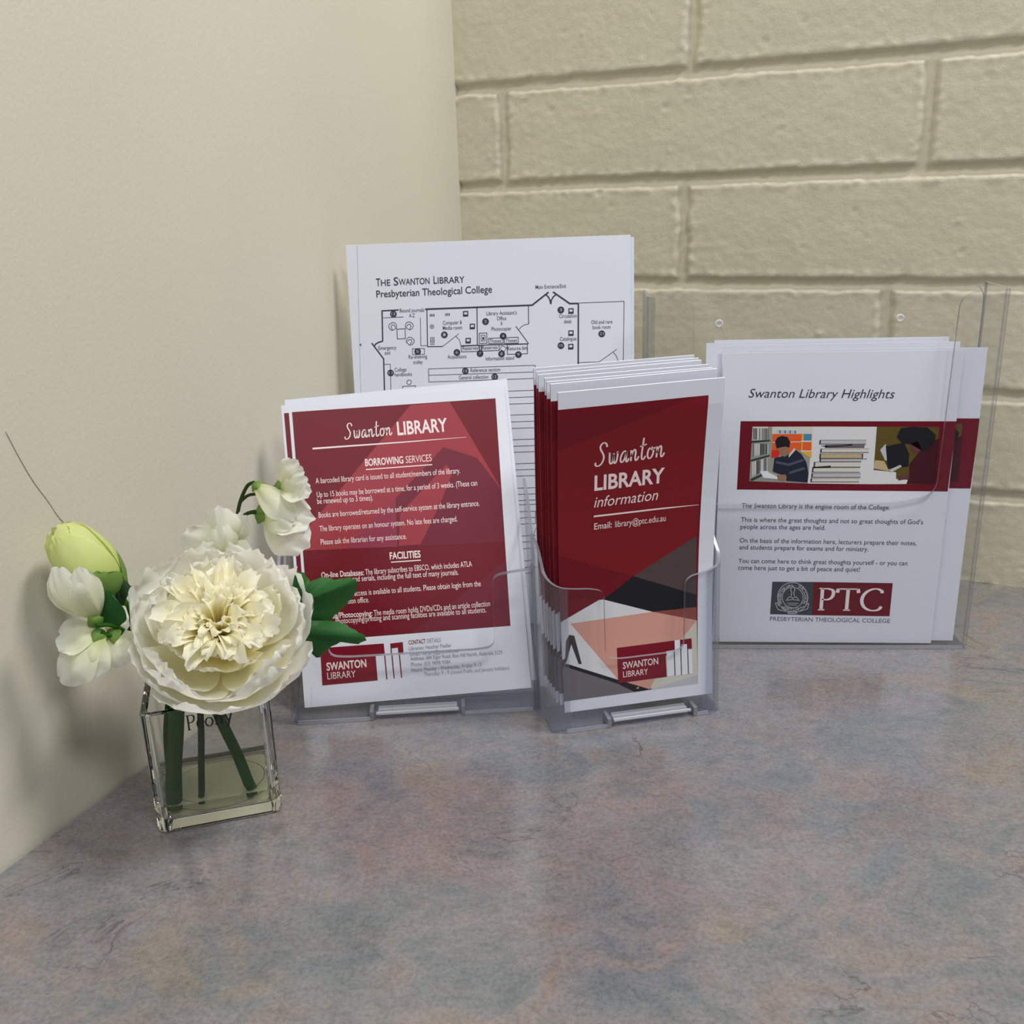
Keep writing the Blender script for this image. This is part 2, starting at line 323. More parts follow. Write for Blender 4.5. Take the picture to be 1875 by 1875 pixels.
SERIF = {'P': (.62, [[(.14, .02), (.14, .98)], [(.14, .97), (.36, .97), (.54, .90), (.57, .73), (.50, .56), (.34, .48), (.14, .49)], [(.02, .012), (.27, .012)], [(.02, .985), (.14, .985)]]),
 'T': (.82, [[(.41, .02), (.41, .97)], [(.03, .97), (.79, .97)], [(.03, .98), (.0, .80)], [(.79, .98), (.82, .80)], [(.28, .012), (.54, .012)]]),
 'C': (.82, [[(.80, .80), (.78, .90), (.62, .985), (.42, .97), (.20, .84), (.07, .62), (.06, .38), (.16, .16), (.36, .03), (.58, .01), (.74, .07), (.82, .20)]]),
 'e': (.52, [[(.06, .30), (.48, .32), (.44, .50), (.28, .58), (.12, .50), (.05, .30), (.12, .08), (.28, .0), (.42, .05), (.49, .14)]]),
 'o': (.60, [[(.30, .58), (.13, .50), (.05, .29), (.13, .08), (.30, .0), (.47, .08), (.55, .29), (.47, .50), (.30, .58)]]),
 'n': (.64, [[(.12, .02), (.12, .56)], [(.02, .56), (.12, .57)], [(.12, .42), (.26, .56), (.42, .55), (.49, .42), (.49, .02)], [(.02, .012), (.23, .012)], [(.39, .012), (.60, .012)]]),
 'y': (.58, [[(.08, .55), (.30, .03)], [(.50, .55), (.30, .03), (.22, -.18), (.10, -.24), (.04, -.20)], [(.0, .56), (.19, .56)], [(.40, .56), (.58, .56)]])}
def spline2(p, sub=8):
    if len(p) == 2: return [p[0], p[1]]
    out = []
    for i in range(len(p) - 1):
        a, b_, c_, d_ = p[max(i - 1, 0)], p[i], p[i + 1], p[min(i + 2, len(p) - 1)]
        for k in range(sub + (i == len(p) - 2)):
            t = k / sub; t2, t3 = t * t, t ** 3
            out.append(tuple(0.5 * (2 * b_[q] + (c_[q] - a[q]) * t + (2 * a[q] - 5 * b_[q] + 4 * c_[q] - d_[q]) * t2 + (3 * b_[q] - a[q] - 3 * c_[q] + d_[q]) * t3) for q in (0, 1)))
    return out
def stroke_word(s, table, wmin, wmax, gap=0.0, slant=0.0):
    vs, fs = [], []; x0 = 0
    for ch in s:
        wd, strokes = table[ch]
        for st in strokes:
            p = [(x + slant * y, y) for x, y in spline2(st)]
            n0 = len(vs)
            for i, (x, y) in enumerate(p):
                a, b_ = p[max(i - 1, 0)], p[min(i + 1, len(p) - 1)]
                dx, dy = b_[0] - a[0], b_[1] - a[1]; l = math.hypot(dx, dy) or 1
                wv = wmin + (wmax - wmin) * abs(dy) / l
                if len(p) > 2 and i in (0, len(p) - 1): wv *= 0.6
                nx, ny = -dy / l * wv / 2, dx / l * wv / 2
                vs += [(x0 + x + nx, y + ny), (x0 + x - nx, y - ny)]
            for i in range(len(p) - 1): fs.append((n0 + 2 * i, n0 + 2 * i + 1, n0 + 2 * i + 3, n0 + 2 * i + 2))
        x0 += wd + gap
    return vs, fs, x0
for _k in 'wanto': SCRIPT[_k] = (SCRIPT[_k][0], [[(x, y * 1.22) for x, y in st] for st in SCRIPT[_k][1]])   # tall small letters
def ribbon(pts, wd):
    """a drawn line of given width: quads with mitred joins"""
    vs, fs = [], []; n = len(pts)
    closed = n > 2 and math.dist(pts[0], pts[-1]) < 1e-6
    for i, (x, y) in enumerate(pts):
        a = pts[i - 1] if i else (pts[-2] if closed else pts[0]); b_ = pts[i + 1] if i < n - 1 else (pts[1] if closed else pts[-1])
        d1 = Vector((x - a[0], y - a[1])); d2 = Vector((b_[0] - x, b_[1] - y))
        if d1.length < 1e-9: d1 = d2
        if d2.length < 1e-9: d2 = d1
        d1.normalize(); d2.normalize(); t = (d1 + d2)
        if t.length < 0.3: t = d1.copy()
        t.normalize(); nrm = Vector((-t.y, t.x)); k = wd / 2 / max(0.4, nrm.dot(Vector((-d1.y, d1.x))))
        vs += [(x + nrm.x * k, y + nrm.y * k), (x - nrm.x * k, y - nrm.y * k)]
    for i in range(n - 1): fs.append((2 * i, 2 * i + 1, 2 * i + 3, 2 * i + 2))
    return vs, fs
def art_shapes(ops):
    """yield (material, layer, 2-D verts in metres, faces)"""
    for op in ops:
        kind, mat, layer = op[:3]
        if kind == 'P': vs, fs = op[3], [tuple(range(len(op[3])))]
        elif kind == 'L': vs, fs = ribbon(op[4], op[3])
        elif kind == 'C':
            (cx, cy), r = op[3], op[4]; vs = [(cx + r * math.cos(k * math.pi / 12), cy + r * math.sin(k * math.pi / 12)) for k in range(24)]; fs = [tuple(range(24))]
        elif kind == 'R':
            _, _, _, s, (cx, cy), rad, cap = op; vs, fs = [], []
            for i, ch in enumerate(s):
                v_, f_ = font_tris(ch, 1.0, 0)
                if not v_: continue
                th = math.pi * 1.15 - 2 * math.pi * i / len(s); k = cap / CAP * 0.72; wx = max(x for x, y in v_) / 2
                e = Vector((math.cos(th), math.sin(th))); tdir = Vector((e.y, -e.x)); o0 = len(vs)
                for x, y in v_:
                    q = Vector((cx, cy)) + e * (rad + y * k) + tdir * ((x - wx) * k); vs.append((q.x, q.y))
                fs += [tuple(o0 + n_ for n_ in f) for f in f_]
        else:
            _, _, _, s, u, v0, wdt, dv, cap, bold, shear, style = op
            if style == 'script':
                vs, fs, wd = stroke_word(s, SCRIPT, 0.042, 0.088, 0.02); ky = cap
            elif style == 'serif':
                vs, fs, wd = stroke_word(s, SERIF, 0.055, 0.135, 0.10); wd -= 0.10; ky = cap
            else:
                vs, fs = font_tris(s, bold, shear); ky = cap / CAP
            x0, x1 = min(p[0] for p in vs), max(p[0] for p in vs); kx = wdt / (x1 - x0)
            vs = [(u + (x - x0) * kx, v0 + y * ky + dv * (x - x0) / (x1 - x0)) for x, y in vs]
        yield mat, layer, [(x / 1000, y / 1000) for x, y in vs], fs
# printed artwork, millimetres on the sheet
ART = {
 'broch': [
  ('P','red_deep',1,[(-0.44,200.73),(89.52,201.14),(89.2,8.27),(-0.05,8.0)]),
  ('P','red_warm',2,[(-0.15,175.25),(81.57,201.02),(89.52,201.14),(87.72,110.14),(47.2,87.65),(-0.67,107.56)]),
  ('P','print_taupe',2,[(87.72,110.14),(47.2,87.65),(88.14,69.97)]),
  ('P','print_black',2,[(47.2,87.65),(88.14,69.97),(88.38,61.27),(59.5,61.77),(27.7,74.29)]),
  ('P','print_white',2,[(24.87,74.39),(27.7,74.29),(59.5,61.77),(6.09,60.69),(-1.11,61.87)]),
  ('P','print_brown',2,[(59.5,61.77),(88.37,61.55),(88.72,52.26)]),
  ('P','print_pink',2,[(6.09,60.69),(59.5,61.77),(88.72,52.26),(84.91,47.84),(78.26,40.33),(35.82,18.15)]),
  ('P','print_white',2,[(-1.11,61.87),(6.09,60.69),(35.82,18.15),(-0.21,34.14)]),
  ('P','print_sand',2,[(88.72,52.26),(89.14,14.67),(58.64,8.7),(49.95,12.53),(78.26,40.33),(84.91,47.84)]),
  ('P','print_pink',3,[(49.89,18.83),(60.27,15.27),(56.47,8.56),(45.66,10.78),(35.82,17.18)]),
  ('P','print_grey',2,[(-0.62,34.21),(35.4,18.21),(50.82,10.93),(45.68,8.14),(-0.05,8.0)]),
  ('P','print_black',3,[(2.24,33.96),(35.82,18.15),(57.34,8.42),(46.54,8.19),(35.39,15.51),(1.37,32.03)]),
  ('P','print_lightgrey',2,[(58.64,8.7),(89.14,14.67),(89.2,8.27),(51.72,8.14)]),
  ('P','print_dark',3,[(-0.82,36.1),(1.91,37.54),(3.01,49.35),(5.12,53.15),(8.35,52.23),(12.49,32.21),(10.43,32.52),(6.2,46.6),(3.1,35.97),(-0.32,29.95),(-0.97,30.05)]),
  ('P','red_logo',4,[(35.57,40.17),(85.17,40.28),(85.42,33.13),(78.03,33.26),(67.68,33.36),(68.24,15.78),(35.9,15.72)]),
  ('P','print_paper',5,[(68.28,33.56),(73.01,33.71),(73.38,15.95),(68.67,15.9)]),
  ('P','print_paper',5,[(73.79,40.32),(77.4,40.36),(77.75,15.85),(74.25,15.91)]),
  ('P','print_paper',5,[(78.36,36.82),(82.0,36.77),(82.49,15.8),(78.54,15.83)]),
  ('P','print_paper',5,[(82.83,32.55),(85.44,32.55),(85.75,15.89),(83.28,15.88)]),
  ('L','print_dark',5,0.5,[(73.36,33.47),(73.82,15.88)]),
  ('L','print_dark',5,0.5,[(77.82,34.72),(78.11,15.8)]),
  ('L','print_dark',5,0.5,[(82.45,33.56),(82.84,15.85)]),
  ('T', 'ink_pale', 5, 'SWANTON', 39.2, 25.29, 23.48, 0.23, 4.37, 2, 0, ''),
  ('T', 'ink_pale', 5, 'LIBRARY', 39.22, 19.35, 16.5, -0.07, 4.03, 0, 0, ''),
  ('T', 'ink_pale', 3, 'Swanton', 21.81, 163.14, 42.98, 1.88, 14.55, 0, 0, 'script'),
  ('T', 'ink_pale', 3, 'LIBRARY', 22.03, 147.98, 43.28, 0.47, 9.29, 3, 0, ''),
  ('T', 'ink_pale', 3, 'information', 21.9, 136.79, 39.92, 0.5, 6.9, 0, 0.25, ''),
  ('P','ink_pale',3,[(21.85,131.53),(64.72,131.66),(88.15,131.08),(88.16,130.83),(64.74,130.67),(21.84,130.39)]),
  ('T', 'ink_pale', 3, 'Email:', 22.14, 122.15, 10.96, 0.13, 4.11, 1, 0, ''),
  ('T', 'ink_pale', 3, 'library@ptc.edu.au', 35.22, 122.13, 31.95, 0.47, 4.13, 0, 0, ''),
 ],
 'flyer': [
  ('P','red_deep',1,[(7.0,197.85),(144.49,194.76),(140.93,41.87),(45.75,42.99),(6.6,43.16)]),
  ('P','red_deep',1,[(1.54,197.59),(4.81,197.57),(4.83,43.03),(1.97,42.9)]),
  ('P','red_light',2,[(87.17,195.45),(113.65,195.03),(142.31,135.03),(141.86,97.92),(7.99,104.12),(8.23,115.88)]),
  ('P','red_plum',3,[(71.79,133.91),(106.71,164.96),(128.47,155.98),(142.42,134.04),(141.86,97.92),(70.07,101.14)]),
  ('P','red_light',4,[(73.82,122.92),(107.68,153.07),(111.07,146.85),(101.67,128.12),(85.74,101.24),(71.09,101.63)]),
  ('P','red_mauve',3,[(67.61,130.87),(71.79,133.91),(70.07,101.14),(33.94,102.97)]),
  ('P','red_plum',2,[(140.93,84.84),(140.93,41.87),(74.06,42.84),(98.69,57.6)]),
  ('T', 'ink_pale', 5, 'Swanton', 40.81, 176.07, 32.48, 0.01, 10.78, 0, 0, 'script'),
  ('T', 'ink_pale', 5, 'LIBRARY', 76.71, 175.94, 33.84, -0.33, 8.61, 3, 0, ''),
  ('P','ink_pale',5,[(18.84,172.57),(80.75,171.21),(122.85,170.48),(122.83,170.29),(80.68,170.43),(18.74,171.39)]),
  ('T', 'ink_pale', 5, 'BORROWING', 53.25, 157.02, 25.8, -0.41, 4.69, 3, 0, ''),
  ('T', 'ink_pale', 5, 'SERVICES', 80.71, 156.55, 17.44, -0.21, 4.68, 0, 0, ''),
  ('L','ink_pale',5,0.7,[(53.35,154.65),(98.15,153.98)]),
  ('T', 'ink_pale', 5, 'A barcoded library card is issued to all student/members of the library.', 19.08, 148.28, 97.34, -1.75, 3.72, 0.1, 0, ''),
  ('T', 'ink_pale', 5, 'Up to 15 books may be borrowed at a time, for a period of 3 weeks. (These can', 19.12, 138.93, 108.05, -1.67, 3.71, 0.1, 0, ''),
  ('T', 'ink_pale', 5, 'be renewed up to 3 times).', 19.06, 134.51, 37.49, -0.92, 3.71, 0.1, 0, ''),
  ('T', 'ink_pale', 5, 'Books are borrowed/returned by the self-service system at the library entrance.', 19.21, 125.15, 108.26, -1.63, 3.71, 0.1, 0, ''),
  ('T', 'ink_pale', 5, 'The library operates on an honour system. No late fees are charged.', 19.06, 115.94, 92.7, -1.51, 3.7, 0.1, 0, ''),
  ('T', 'ink_pale', 5, 'Please ask the librarian for any assistance.', 19.14, 107.0, 57.68, -1.21, 3.7, 0.1, 0, ''),
  ('T', 'ink_pale', 5, 'The library subscribes to EBSCO, which includes ATLA', 47.34, 84.29, 71.56, -0.81, 3.69, 0.1, 0, ''),
  ('T', 'ink_pale', 5, 'and serials, including the full text of many journals.', 38.5, 80.43, 70.94, -1.62, 3.68, 0.1, 0, ''),
  ('T', 'ink_pale', 5, 'access is available to all students. Please obtain login from the', 38.81, 70.92, 84.78, -1.02, 3.68, 0.1, 0, ''),
  ('T', 'ink_pale', 5, 'administration office.', 20.41, 66.28, 27.88, -0.43, 3.68, 0.1, 0, ''),
  ('T', 'ink_pale', 5, 'The media room holds DVDs/CDs and an article collection', 50.77, 56.65, 77.97, -0.56, 3.68, 0.1, 0, ''),
  ('T', 'ink_pale', 5, 'Photocopying/printing and scanning facilities are available to all students.', 25.07, 53.46, 100.71, -1.27, 3.67, 0.1, 0, ''),
  ('T', 'ink_pale', 5, 'FACILITIES', 64.52, 93.15, 20.7, -0.47, 4.47, 3, 0, ''),
  ('L','ink_pale',5,0.7,[(65.04,91.15),(85.06,90.74)]),
  ('T', 'ink_pale', 5, 'On-line Databases:', 17.77, 84.89, 28.59, -0.7, 3.7, 1.6, 0, ''),
  ('T', 'ink_pale', 5, 'Media/Photocopying:', 17.54, 57.37, 32.26, -0.73, 3.68, 1.6, 0, ''),
  ('P','red_logo',3,[(13.28,38.36),(55.78,37.7),(55.97,30.59),(49.77,29.99),(49.82,13.77),(12.88,13.7)]),
  ('P','red_logo',3,[(60.14,37.3),(68.55,37.51),(68.43,30.23),(64.93,30.26),(64.95,34.14),(60.84,34.03),(60.72,30.16),(59.95,30.23)]),
  ('L','red_logo',3,0.75,[(55.82,29.92),(55.97,13.89)]),
  ('L','red_logo',3,0.75,[(60.62,30.17),(60.86,14.03)]),
  ('L','red_logo',3,0.75,[(65.6,30.2),(65.83,13.97)]),
  ('T', 'ink_pale', 5, 'SWANTON', 16.57, 23.18, 26.6, 0.12, 5.02, 2.5, 0, ''),
  ('T', 'ink_pale', 5, 'LIBRARY', 16.59, 17.34, 18.96, -0.15, 4.44, 0, 0, ''),
  ('T', 'red_logo', 3, 'CONTACT', 72.28, 35.52, 11.4, -0.07, 2.7, 1.5, 0, ''),
  ('T', 'ink_grey', 3, 'DETAILS', 84.66, 35.46, 9.25, -0.07, 2.7, 0, 0, ''),
  ('T', 'ink_grey', 3, 'Librarian: Heather Fiedler', 72.34, 31.53, 28.24, -0.14, 2.51, 0, 0, ''),
  ('T', 'ink_grey', 3, 'Email: library@ptc.edu.au', 72.63, 27.91, 32.3, -0.31, 2.51, 0, 0, ''),
  ('T', 'ink_grey', 3, 'Address: 684 Elgar Road, Box Hill North, Australia 3129', 72.76, 24.79, 61.17, -1.09, 2.51, 0, 0, ''),
  ('T', 'ink_grey', 3, 'Phone: (03) 9898 9384', 72.73, 20.91, 26.25, -0.43, 2.51, 0, 0, ''),
  ('T', 'ink_grey', 3, 'Hours: Monday - Wednesday, Friday: 9 - 5', 72.72, 17.23, 46.65, -0.44, 2.5, 0, 0, ''),
  ('T', 'ink_grey', 3, 'Thursday: 9 - 9 (closed Public and January holidays)', 80.91, 13.78, 56.48, -0.65, 2.5, 0, 0, ''),
  ('L','print_lightgrey',2,0.12,[(5.43,13.59),(4.38,0.29)]),
 ],
 'high': [
  ('T', 'ink_dark', 3, 'Swanton Library Highlights', 17.98, 184.64, 98.28, -1.61, 6.03, 0, 0.25, ''),
  ('P','red_maroon',1,[(13.41,168.06),(159.39,166.59),(158.51,116.6),(12.98,118.66)]),
  ('P','print_shelfgrey',2,[(21.76,164.11),(62.91,163.78),(62.12,122.85),(21.38,124.84)]),
  ('P','print_pale',3,[(21.76,164.11),(32.39,164.02),(32.72,154.75),(22.07,154.47)]),
  ('P','print_pale',3,[(35.28,163.93),(62.91,163.78),(62.72,158.61),(35.25,158.84)]),
  ('P','print_darkgreen',3,[(21.64,153.88),(34.35,154.7),(34.19,153.52),(21.6,152.45)]),
  ('P','print_darkgreen',3,[(21.69,140.42),(34.54,143.93),(34.62,142.72),(21.77,138.96)]),
  ('P','print_darkgreen',3,[(21.55,126.06),(30.91,130.71),(32.15,129.46),(23.03,124.79)]),
  ('P','print_darkgreen',4,[(22.28,163.14),(22.98,163.12),(23.32,155.03),(22.63,154.81)]),
  ('P','print_grey',4,[(22.56,151.94),(23.25,152.16),(23.59,143.99),(23.01,141.83)]),
  ('P','print_white',4,[(22.72,138.7),(23.4,139.16),(23.81,129.67),(23.23,127.48)]),
  ('P','print_dark',4,[(23.28,163.11),(23.97,163.09),(24.32,155.0),(23.63,154.78)]),
  ('P','print_pale',4,[(23.56,151.91),(24.25,152.13),(24.59,144.08),(24.01,142.05)]),
  ('P','print_pale',4,[(23.71,138.97),(24.39,139.44),(24.8,130.01),(24.22,127.95)]),
  ('P','print_darkgreen',4,[(24.27,163.08),(24.97,163.06),(25.32,154.97),(24.63,154.75)]),
  ('P','print_white',4,[(24.57,151.89),(25.25,152.1),(25.59,144.17),(25.0,142.26)]),
  ('P','print_white',4,[(24.7,139.25),(25.38,139.71),(25.79,130.35),(25.2,128.41)]),
  ('P','print_white',4,[(25.27,163.05),(25.96,163.03),(26.32,154.94),(25.63,154.72)]),
  ('P','print_pale',4,[(25.57,151.86),(26.25,152.08),(26.59,144.27),(25.99,142.48)]),
  ('P','print_dark',4,[(25.69,139.52),(26.37,139.99),(26.78,130.69),(26.18,128.88)]),
  ('P','print_grey',4,[(26.26,163.02),(26.96,163.0),(27.32,154.91),(26.63,154.69)]),
  ('P','print_white',4,[(26.57,151.83),(27.25,152.05),(27.58,144.36),(26.98,142.69)]),
  ('P','print_darkgreen',4,[(26.68,139.8),(27.35,140.26),(27.77,131.03),(27.17,129.34)]),
  ('P','print_lightgrey',4,[(27.26,162.99),(27.95,162.97),(28.31,154.88),(27.63,154.66)]),
  ('P','print_dark',4,[(27.57,151.8),(28.25,152.02),(28.58,144.45),(27.97,142.9)]),
  ('P','print_grey',4,[(27.67,140.08),(28.34,140.54),(28.76,131.37),(28.15,129.8)]),
  ('P','print_grey',4,[(28.25,162.96),(28.95,162.94),(29.31,154.85),(28.63,154.63)]),
  ('P','print_darkgreen',4,[(28.57,151.77),(29.25,151.99),(29.57,144.54),(28.96,143.12)]),
  ('P','print_white',4,[(28.66,140.35),(29.33,140.82),(29.75,131.71),(29.13,130.27)]),
  ('P','print_grey',4,[(29.25,162.93),(29.94,162.91),(30.31,154.82),(29.63,154.6)]),
  ('P','print_darkgreen',4,[(29.57,151.74),(30.25,151.96),(30.57,144.64),(29.95,143.33)]),
  ('P','print_white',4,[(29.64,140.63),(30.31,141.09),(30.73,132.05),(30.11,130.73)]),
  ('P','print_dark',4,[(30.24,162.9),(30.94,162.88),(31.31,154.79),(30.63,154.57)]),
  ('P','print_grey',4,[(30.57,151.71),(31.25,151.93),(31.56,144.73),(30.94,143.54)]),
  ('P','print_grey',4,[(30.63,140.9),(31.3,141.37),(31.72,132.39),(31.09,131.19)]),
  ('P','print_darkgreen',4,[(31.24,162.87),(31.93,162.85),(32.31,154.76),(31.62,154.55)]),
  ('P','print_darkgreen',4,[(31.56,151.68),(32.25,151.9),(32.56,144.82),(31.93,143.76)]),
  ('P','print_grey',4,[(31.61,141.18),(32.29,141.64),(32.71,132.73),(32.07,131.65)]),
  ('P','print_grey',4,[(32.23,162.84),(32.92,162.82),(33.3,154.73),(32.62,154.52)]),
  ('P','print_lightgrey',4,[(32.56,151.65),(33.25,151.87),(33.55,144.92),(32.91,143.97)]),
  ('P','print_lightgrey',4,[(32.6,141.45),(33.27,141.91),(33.69,133.07),(33.05,132.11)]),
  ('P','print_lightgrey',4,[(38.31,161.47),(39.58,161.43),(39.71,159.3),(38.44,159.34)]),
  ('P','print_blue',4,[(40.04,161.42),(41.31,161.38),(41.45,159.25),(40.18,159.28)]),
  ('P','print_lightgrey',4,[(41.77,161.37),(43.04,161.33),(43.18,159.19),(41.91,159.23)]),
  ('P','print_blue',4,[(43.5,161.31),(44.76,161.27),(44.9,159.14),(43.64,159.18)]),
  ('P','print_lightgrey',4,[(45.22,161.26),(46.49,161.22),(46.63,159.09),(45.37,159.13)]),
  ('P','print_blue',4,[(46.95,161.21),(48.22,161.17),(48.36,159.04),(47.09,159.08)]),
  ('P','print_lightgrey',4,[(48.68,161.16),(49.94,161.12),(50.09,158.99),(48.82,159.02)]),
  ('P','print_blue',4,[(50.4,161.1),(51.66,161.06),(51.81,158.93),(50.55,158.97)]),
  ('P','print_orange',3,[(35.72,158.71),(55.74,158.58),(55.95,147.52),(36.05,142.08)]),
  ('P','print_red',4,[(35.73,147.26),(40.94,147.35),(40.95,141.82),(35.61,141.73)]),
  ('P','print_white',4,[(36.07,152.99),(56.11,153.35),(56.14,152.88),(36.1,152.51)]),
  ('P','print_yellow',3,[(55.75,158.34),(62.85,158.37),(63.43,141.33),(56.08,145.73)]),
  ('P','print_blue',4,[(57.12,158.54),(62.38,158.62),(62.5,153.88),(57.23,153.8)]),
  ('P','print_orange',4,[(56.72,152.86),(62.59,152.69),(62.8,146.73),(56.82,146.66)]),
  ('P','print_white',5,[(55.5,153.85),(62.73,153.87),(62.79,153.04),(55.56,153.01)]),
  ('P','print_white',5,[(55.99,146.92),(63.03,146.73),(63.08,146.01),(56.05,146.09)]),
  ('P','print_navy',5,[(37.84,141.43),(44.12,143.06),(48.41,144.74),(52.16,147.27),(56.16,144.53),(60.06,138.42),(62.14,130.51),(61.72,123.6),(47.07,124.81),(46.47,128.48),(40.28,130.47),(37.28,131.76)]),
  ('P','print_stripe',6,[(39.12,139.58),(47.96,137.54),(57.57,140.89),(58.49,139.42),(48.09,135.72),(39.0,137.78)]),
  ('P','print_stripe',6,[(48.37,131.47),(58.59,134.84),(59.85,133.36),(49.06,129.88)]),
  ('P','print_skin',6,[(39.67,149.18),(44.72,151.42),(47.82,148.35),(47.52,144.17),(44.74,142.44),(42.35,143.47),(40.67,146.16)]),
  ('P','print_black',7,[(37.66,153.42),(39.21,156.35),(42.6,157.43),(46.12,156.5),(48.07,153.11),(47.78,148.95),(44.83,149.87),(41.41,149.13),(39.14,148.36)]),
  ('P','print_pale',6,[(47.56,143.57),(51.24,148.85),(52.16,147.27),(47.68,141.76)]),
  ('P','print_paper',6,[(28.26,131.99),(33.73,132.34),(41.56,128.61),(40.55,126.2),(31.11,127.29)]),
  ('P','print_tan',7,[(33.73,132.34),(41.56,128.61),(41.03,127.77),(34.39,131.23)]),
  ('P','print_skin',7,[(40.39,128.64),(46.16,129.71),(47.28,126.88),(45.35,124.24),(41.77,125.31)]),
  ('P','print_white',2,[(62.91,163.78),(106.21,163.26),(106.64,122.13),(62.12,122.85)]),
  ('P','print_lightgrey',3,[(68.09,154.19),(99.97,153.96),(99.8,150.78),(67.98,151.11)]),
  ('P','print_dark',4,[(68.06,151.58),(99.99,151.25),(99.92,150.78),(67.98,151.11)]),
  ('P','print_dark',4,[(68.09,154.19),(69.12,154.16),(68.98,151.44),(67.98,151.11)]),
  ('P','print_grey',4,[(68.08,154.31),(99.96,154.08),(99.98,153.84),(68.1,153.95)]),
  ('P','print_grey',3,[(72.37,150.63),(99.14,150.56),(98.88,148.44),(72.18,148.61)]),
  ('P','print_dark',4,[(72.26,149.08),(99.06,148.91),(98.99,148.44),(72.18,148.61)]),
  ('P','print_dark',4,[(72.37,150.63),(73.4,150.6),(73.19,148.94),(72.18,148.61)]),
  ('P','print_grey',4,[(72.36,150.74),(99.13,150.68),(99.15,150.44),(72.39,150.39)]),
  ('P','print_pale',3,[(69.14,147.98),(102.23,147.75),(102.05,144.79),(69.01,145.12)]),
  ('P','print_dark',4,[(69.09,145.6),(102.23,145.26),(102.16,144.79),(69.01,145.12)]),
  ('P','print_dark',4,[(69.14,147.98),(70.17,147.95),(70.02,145.45),(69.01,145.12)]),
  ('P','print_grey',4,[(69.13,148.1),(102.22,147.87),(102.24,147.63),(69.15,147.74)]),
  ('P','print_tan',3,[(68.84,144.41),(97.43,144.33),(97.3,140.64),(68.76,140.82)]),
  ('P','print_dark',4,[(68.84,141.3),(97.49,141.11),(97.42,140.64),(68.76,140.82)]),
  ('P','print_dark',4,[(68.84,144.41),(69.87,144.38),(69.77,141.16),(68.76,140.82)]),
  ('P','print_grey',4,[(68.83,144.53),(97.42,144.45),(97.44,144.21),(68.85,144.17)]),
  ('P','print_lightgrey',3,[(69.12,140.69),(97.76,140.63),(97.52,138.25),(68.95,138.42)]),
  ('P','print_dark',4,[(69.03,138.9),(97.7,138.72),(97.63,138.24),(68.95,138.42)]),
  ('P','print_dark',4,[(69.12,140.69),(70.16,140.67),(69.96,138.75),(68.95,138.42)]),
  ('P','print_grey',4,[(69.11,140.81),(97.75,140.75),(97.77,140.51),(69.14,140.45)]),
  ('P','print_pale',3,[(65.25,138.52),(97.39,138.37),(97.29,134.42),(65.19,134.67)]),
  ('P','print_dark',4,[(65.27,135.15),(97.47,134.9),(97.4,134.42),(65.19,134.67)]),
  ('P','print_dark',4,[(65.25,138.52),(66.29,138.49),(66.21,135.0),(65.19,134.67)]),
  ('P','print_grey',4,[(65.24,138.64),(97.38,138.49),(97.4,138.25),(65.27,138.28)]),
  ('P','print_pale',3,[(64.41,134.32),(97.19,134.18),(97.05,130.58),(64.32,130.82)]),
  ('P','print_dark',4,[(64.4,131.3),(97.24,131.06),(97.17,130.58),(64.32,130.82)]),
  ('P','print_dark',4,[(64.41,134.32),(65.45,134.3),(65.34,131.16),(64.32,130.82)]),
  ('P','print_grey',4,[(64.4,134.45),(97.18,134.3),(97.2,134.06),(64.43,134.08)]),
  ('P','print_lightgrey',3,[(64.14,130.22),(98.13,130.07),(97.95,126.94),(64.01,127.19)]),
  ('P','print_dark',4,[(64.09,127.67),(98.14,127.42),(98.07,126.94),(64.01,127.19)]),
  ('P','print_dark',4,[(64.14,130.22),(65.18,130.19),(65.03,127.53),(64.01,127.19)]),
  ('P','print_grey',4,[(64.13,130.34),(98.12,130.19),(98.14,129.95),(64.15,129.98)]),
  ('P','print_pale',3,[(63.82,126.59),(97.3,126.47),(97.1,123.57),(63.68,123.79)]),
  ('P','print_dark',4,[(63.76,124.28),(97.29,124.05),(97.22,123.57),(63.68,123.79)]),
  ('P','print_dark',4,[(63.82,126.59),(64.87,126.56),(64.7,124.13),(63.68,123.79)]),
  ('P','print_grey',4,[(63.81,126.71),(97.29,126.59),(97.31,126.35),(63.84,126.34)]),
  ('P','print_dark',4,[(68.97,150.13),(90.59,150.93),(90.68,149.98),(73.65,148.81)]),
  ('P','print_dark',4,[(64.36,134.93),(76.98,135.8),(77.1,134.35),(65.02,133.95)]),
  ('P','print_dark',4,[(97.46,143.97),(98.55,144.54),(98.58,140.37),(101.15,140.89),(101.21,140.3),(97.81,140.03)]),
  ('P','print_olive',2,[(106.21,163.26),(148.03,162.78),(149.58,121.91),(106.64,122.13)]),
  ('P','print_tan',3,[(106.97,139.54),(113.29,138.77),(117.4,131.49),(106.38,133.58)]),
  ('P','print_white',3,[(106.5,132.38),(122.02,130.77),(122.5,125.96),(130.54,125.15),(129.71,122.16),(106.64,122.13)]),
  ('P','print_lightgrey',3,[(109.8,146.83),(113.22,151.21),(115.28,139.31),(113.8,139.36)]),
  ('P','print_black',4,[(113.39,149.44),(125.52,152.03),(129.76,143.66),(130.12,134.74),(116.09,133.32)]),
  ('P','print_maroondark',5,[(130.5,136.52),(136.34,145.25),(142.38,151.54),(148.92,154.85),(149.58,121.91),(130.26,122.39),(131.24,129.34)]),
  ('P','print_black',6,[(120.1,155.71),(122.26,162.07),(128.87,163.03),(140.06,162.56),(146.2,157.26),(146.3,151.42),(139.71,145.15),(136.02,148.2),(130.15,150.72),(124.46,151.48)]),
  ('P','print_skindark',6,[(129.59,150.74),(134.4,152.94),(137.31,148.75),(136.34,145.25),(132.52,144.17),(130.35,146.6)]),
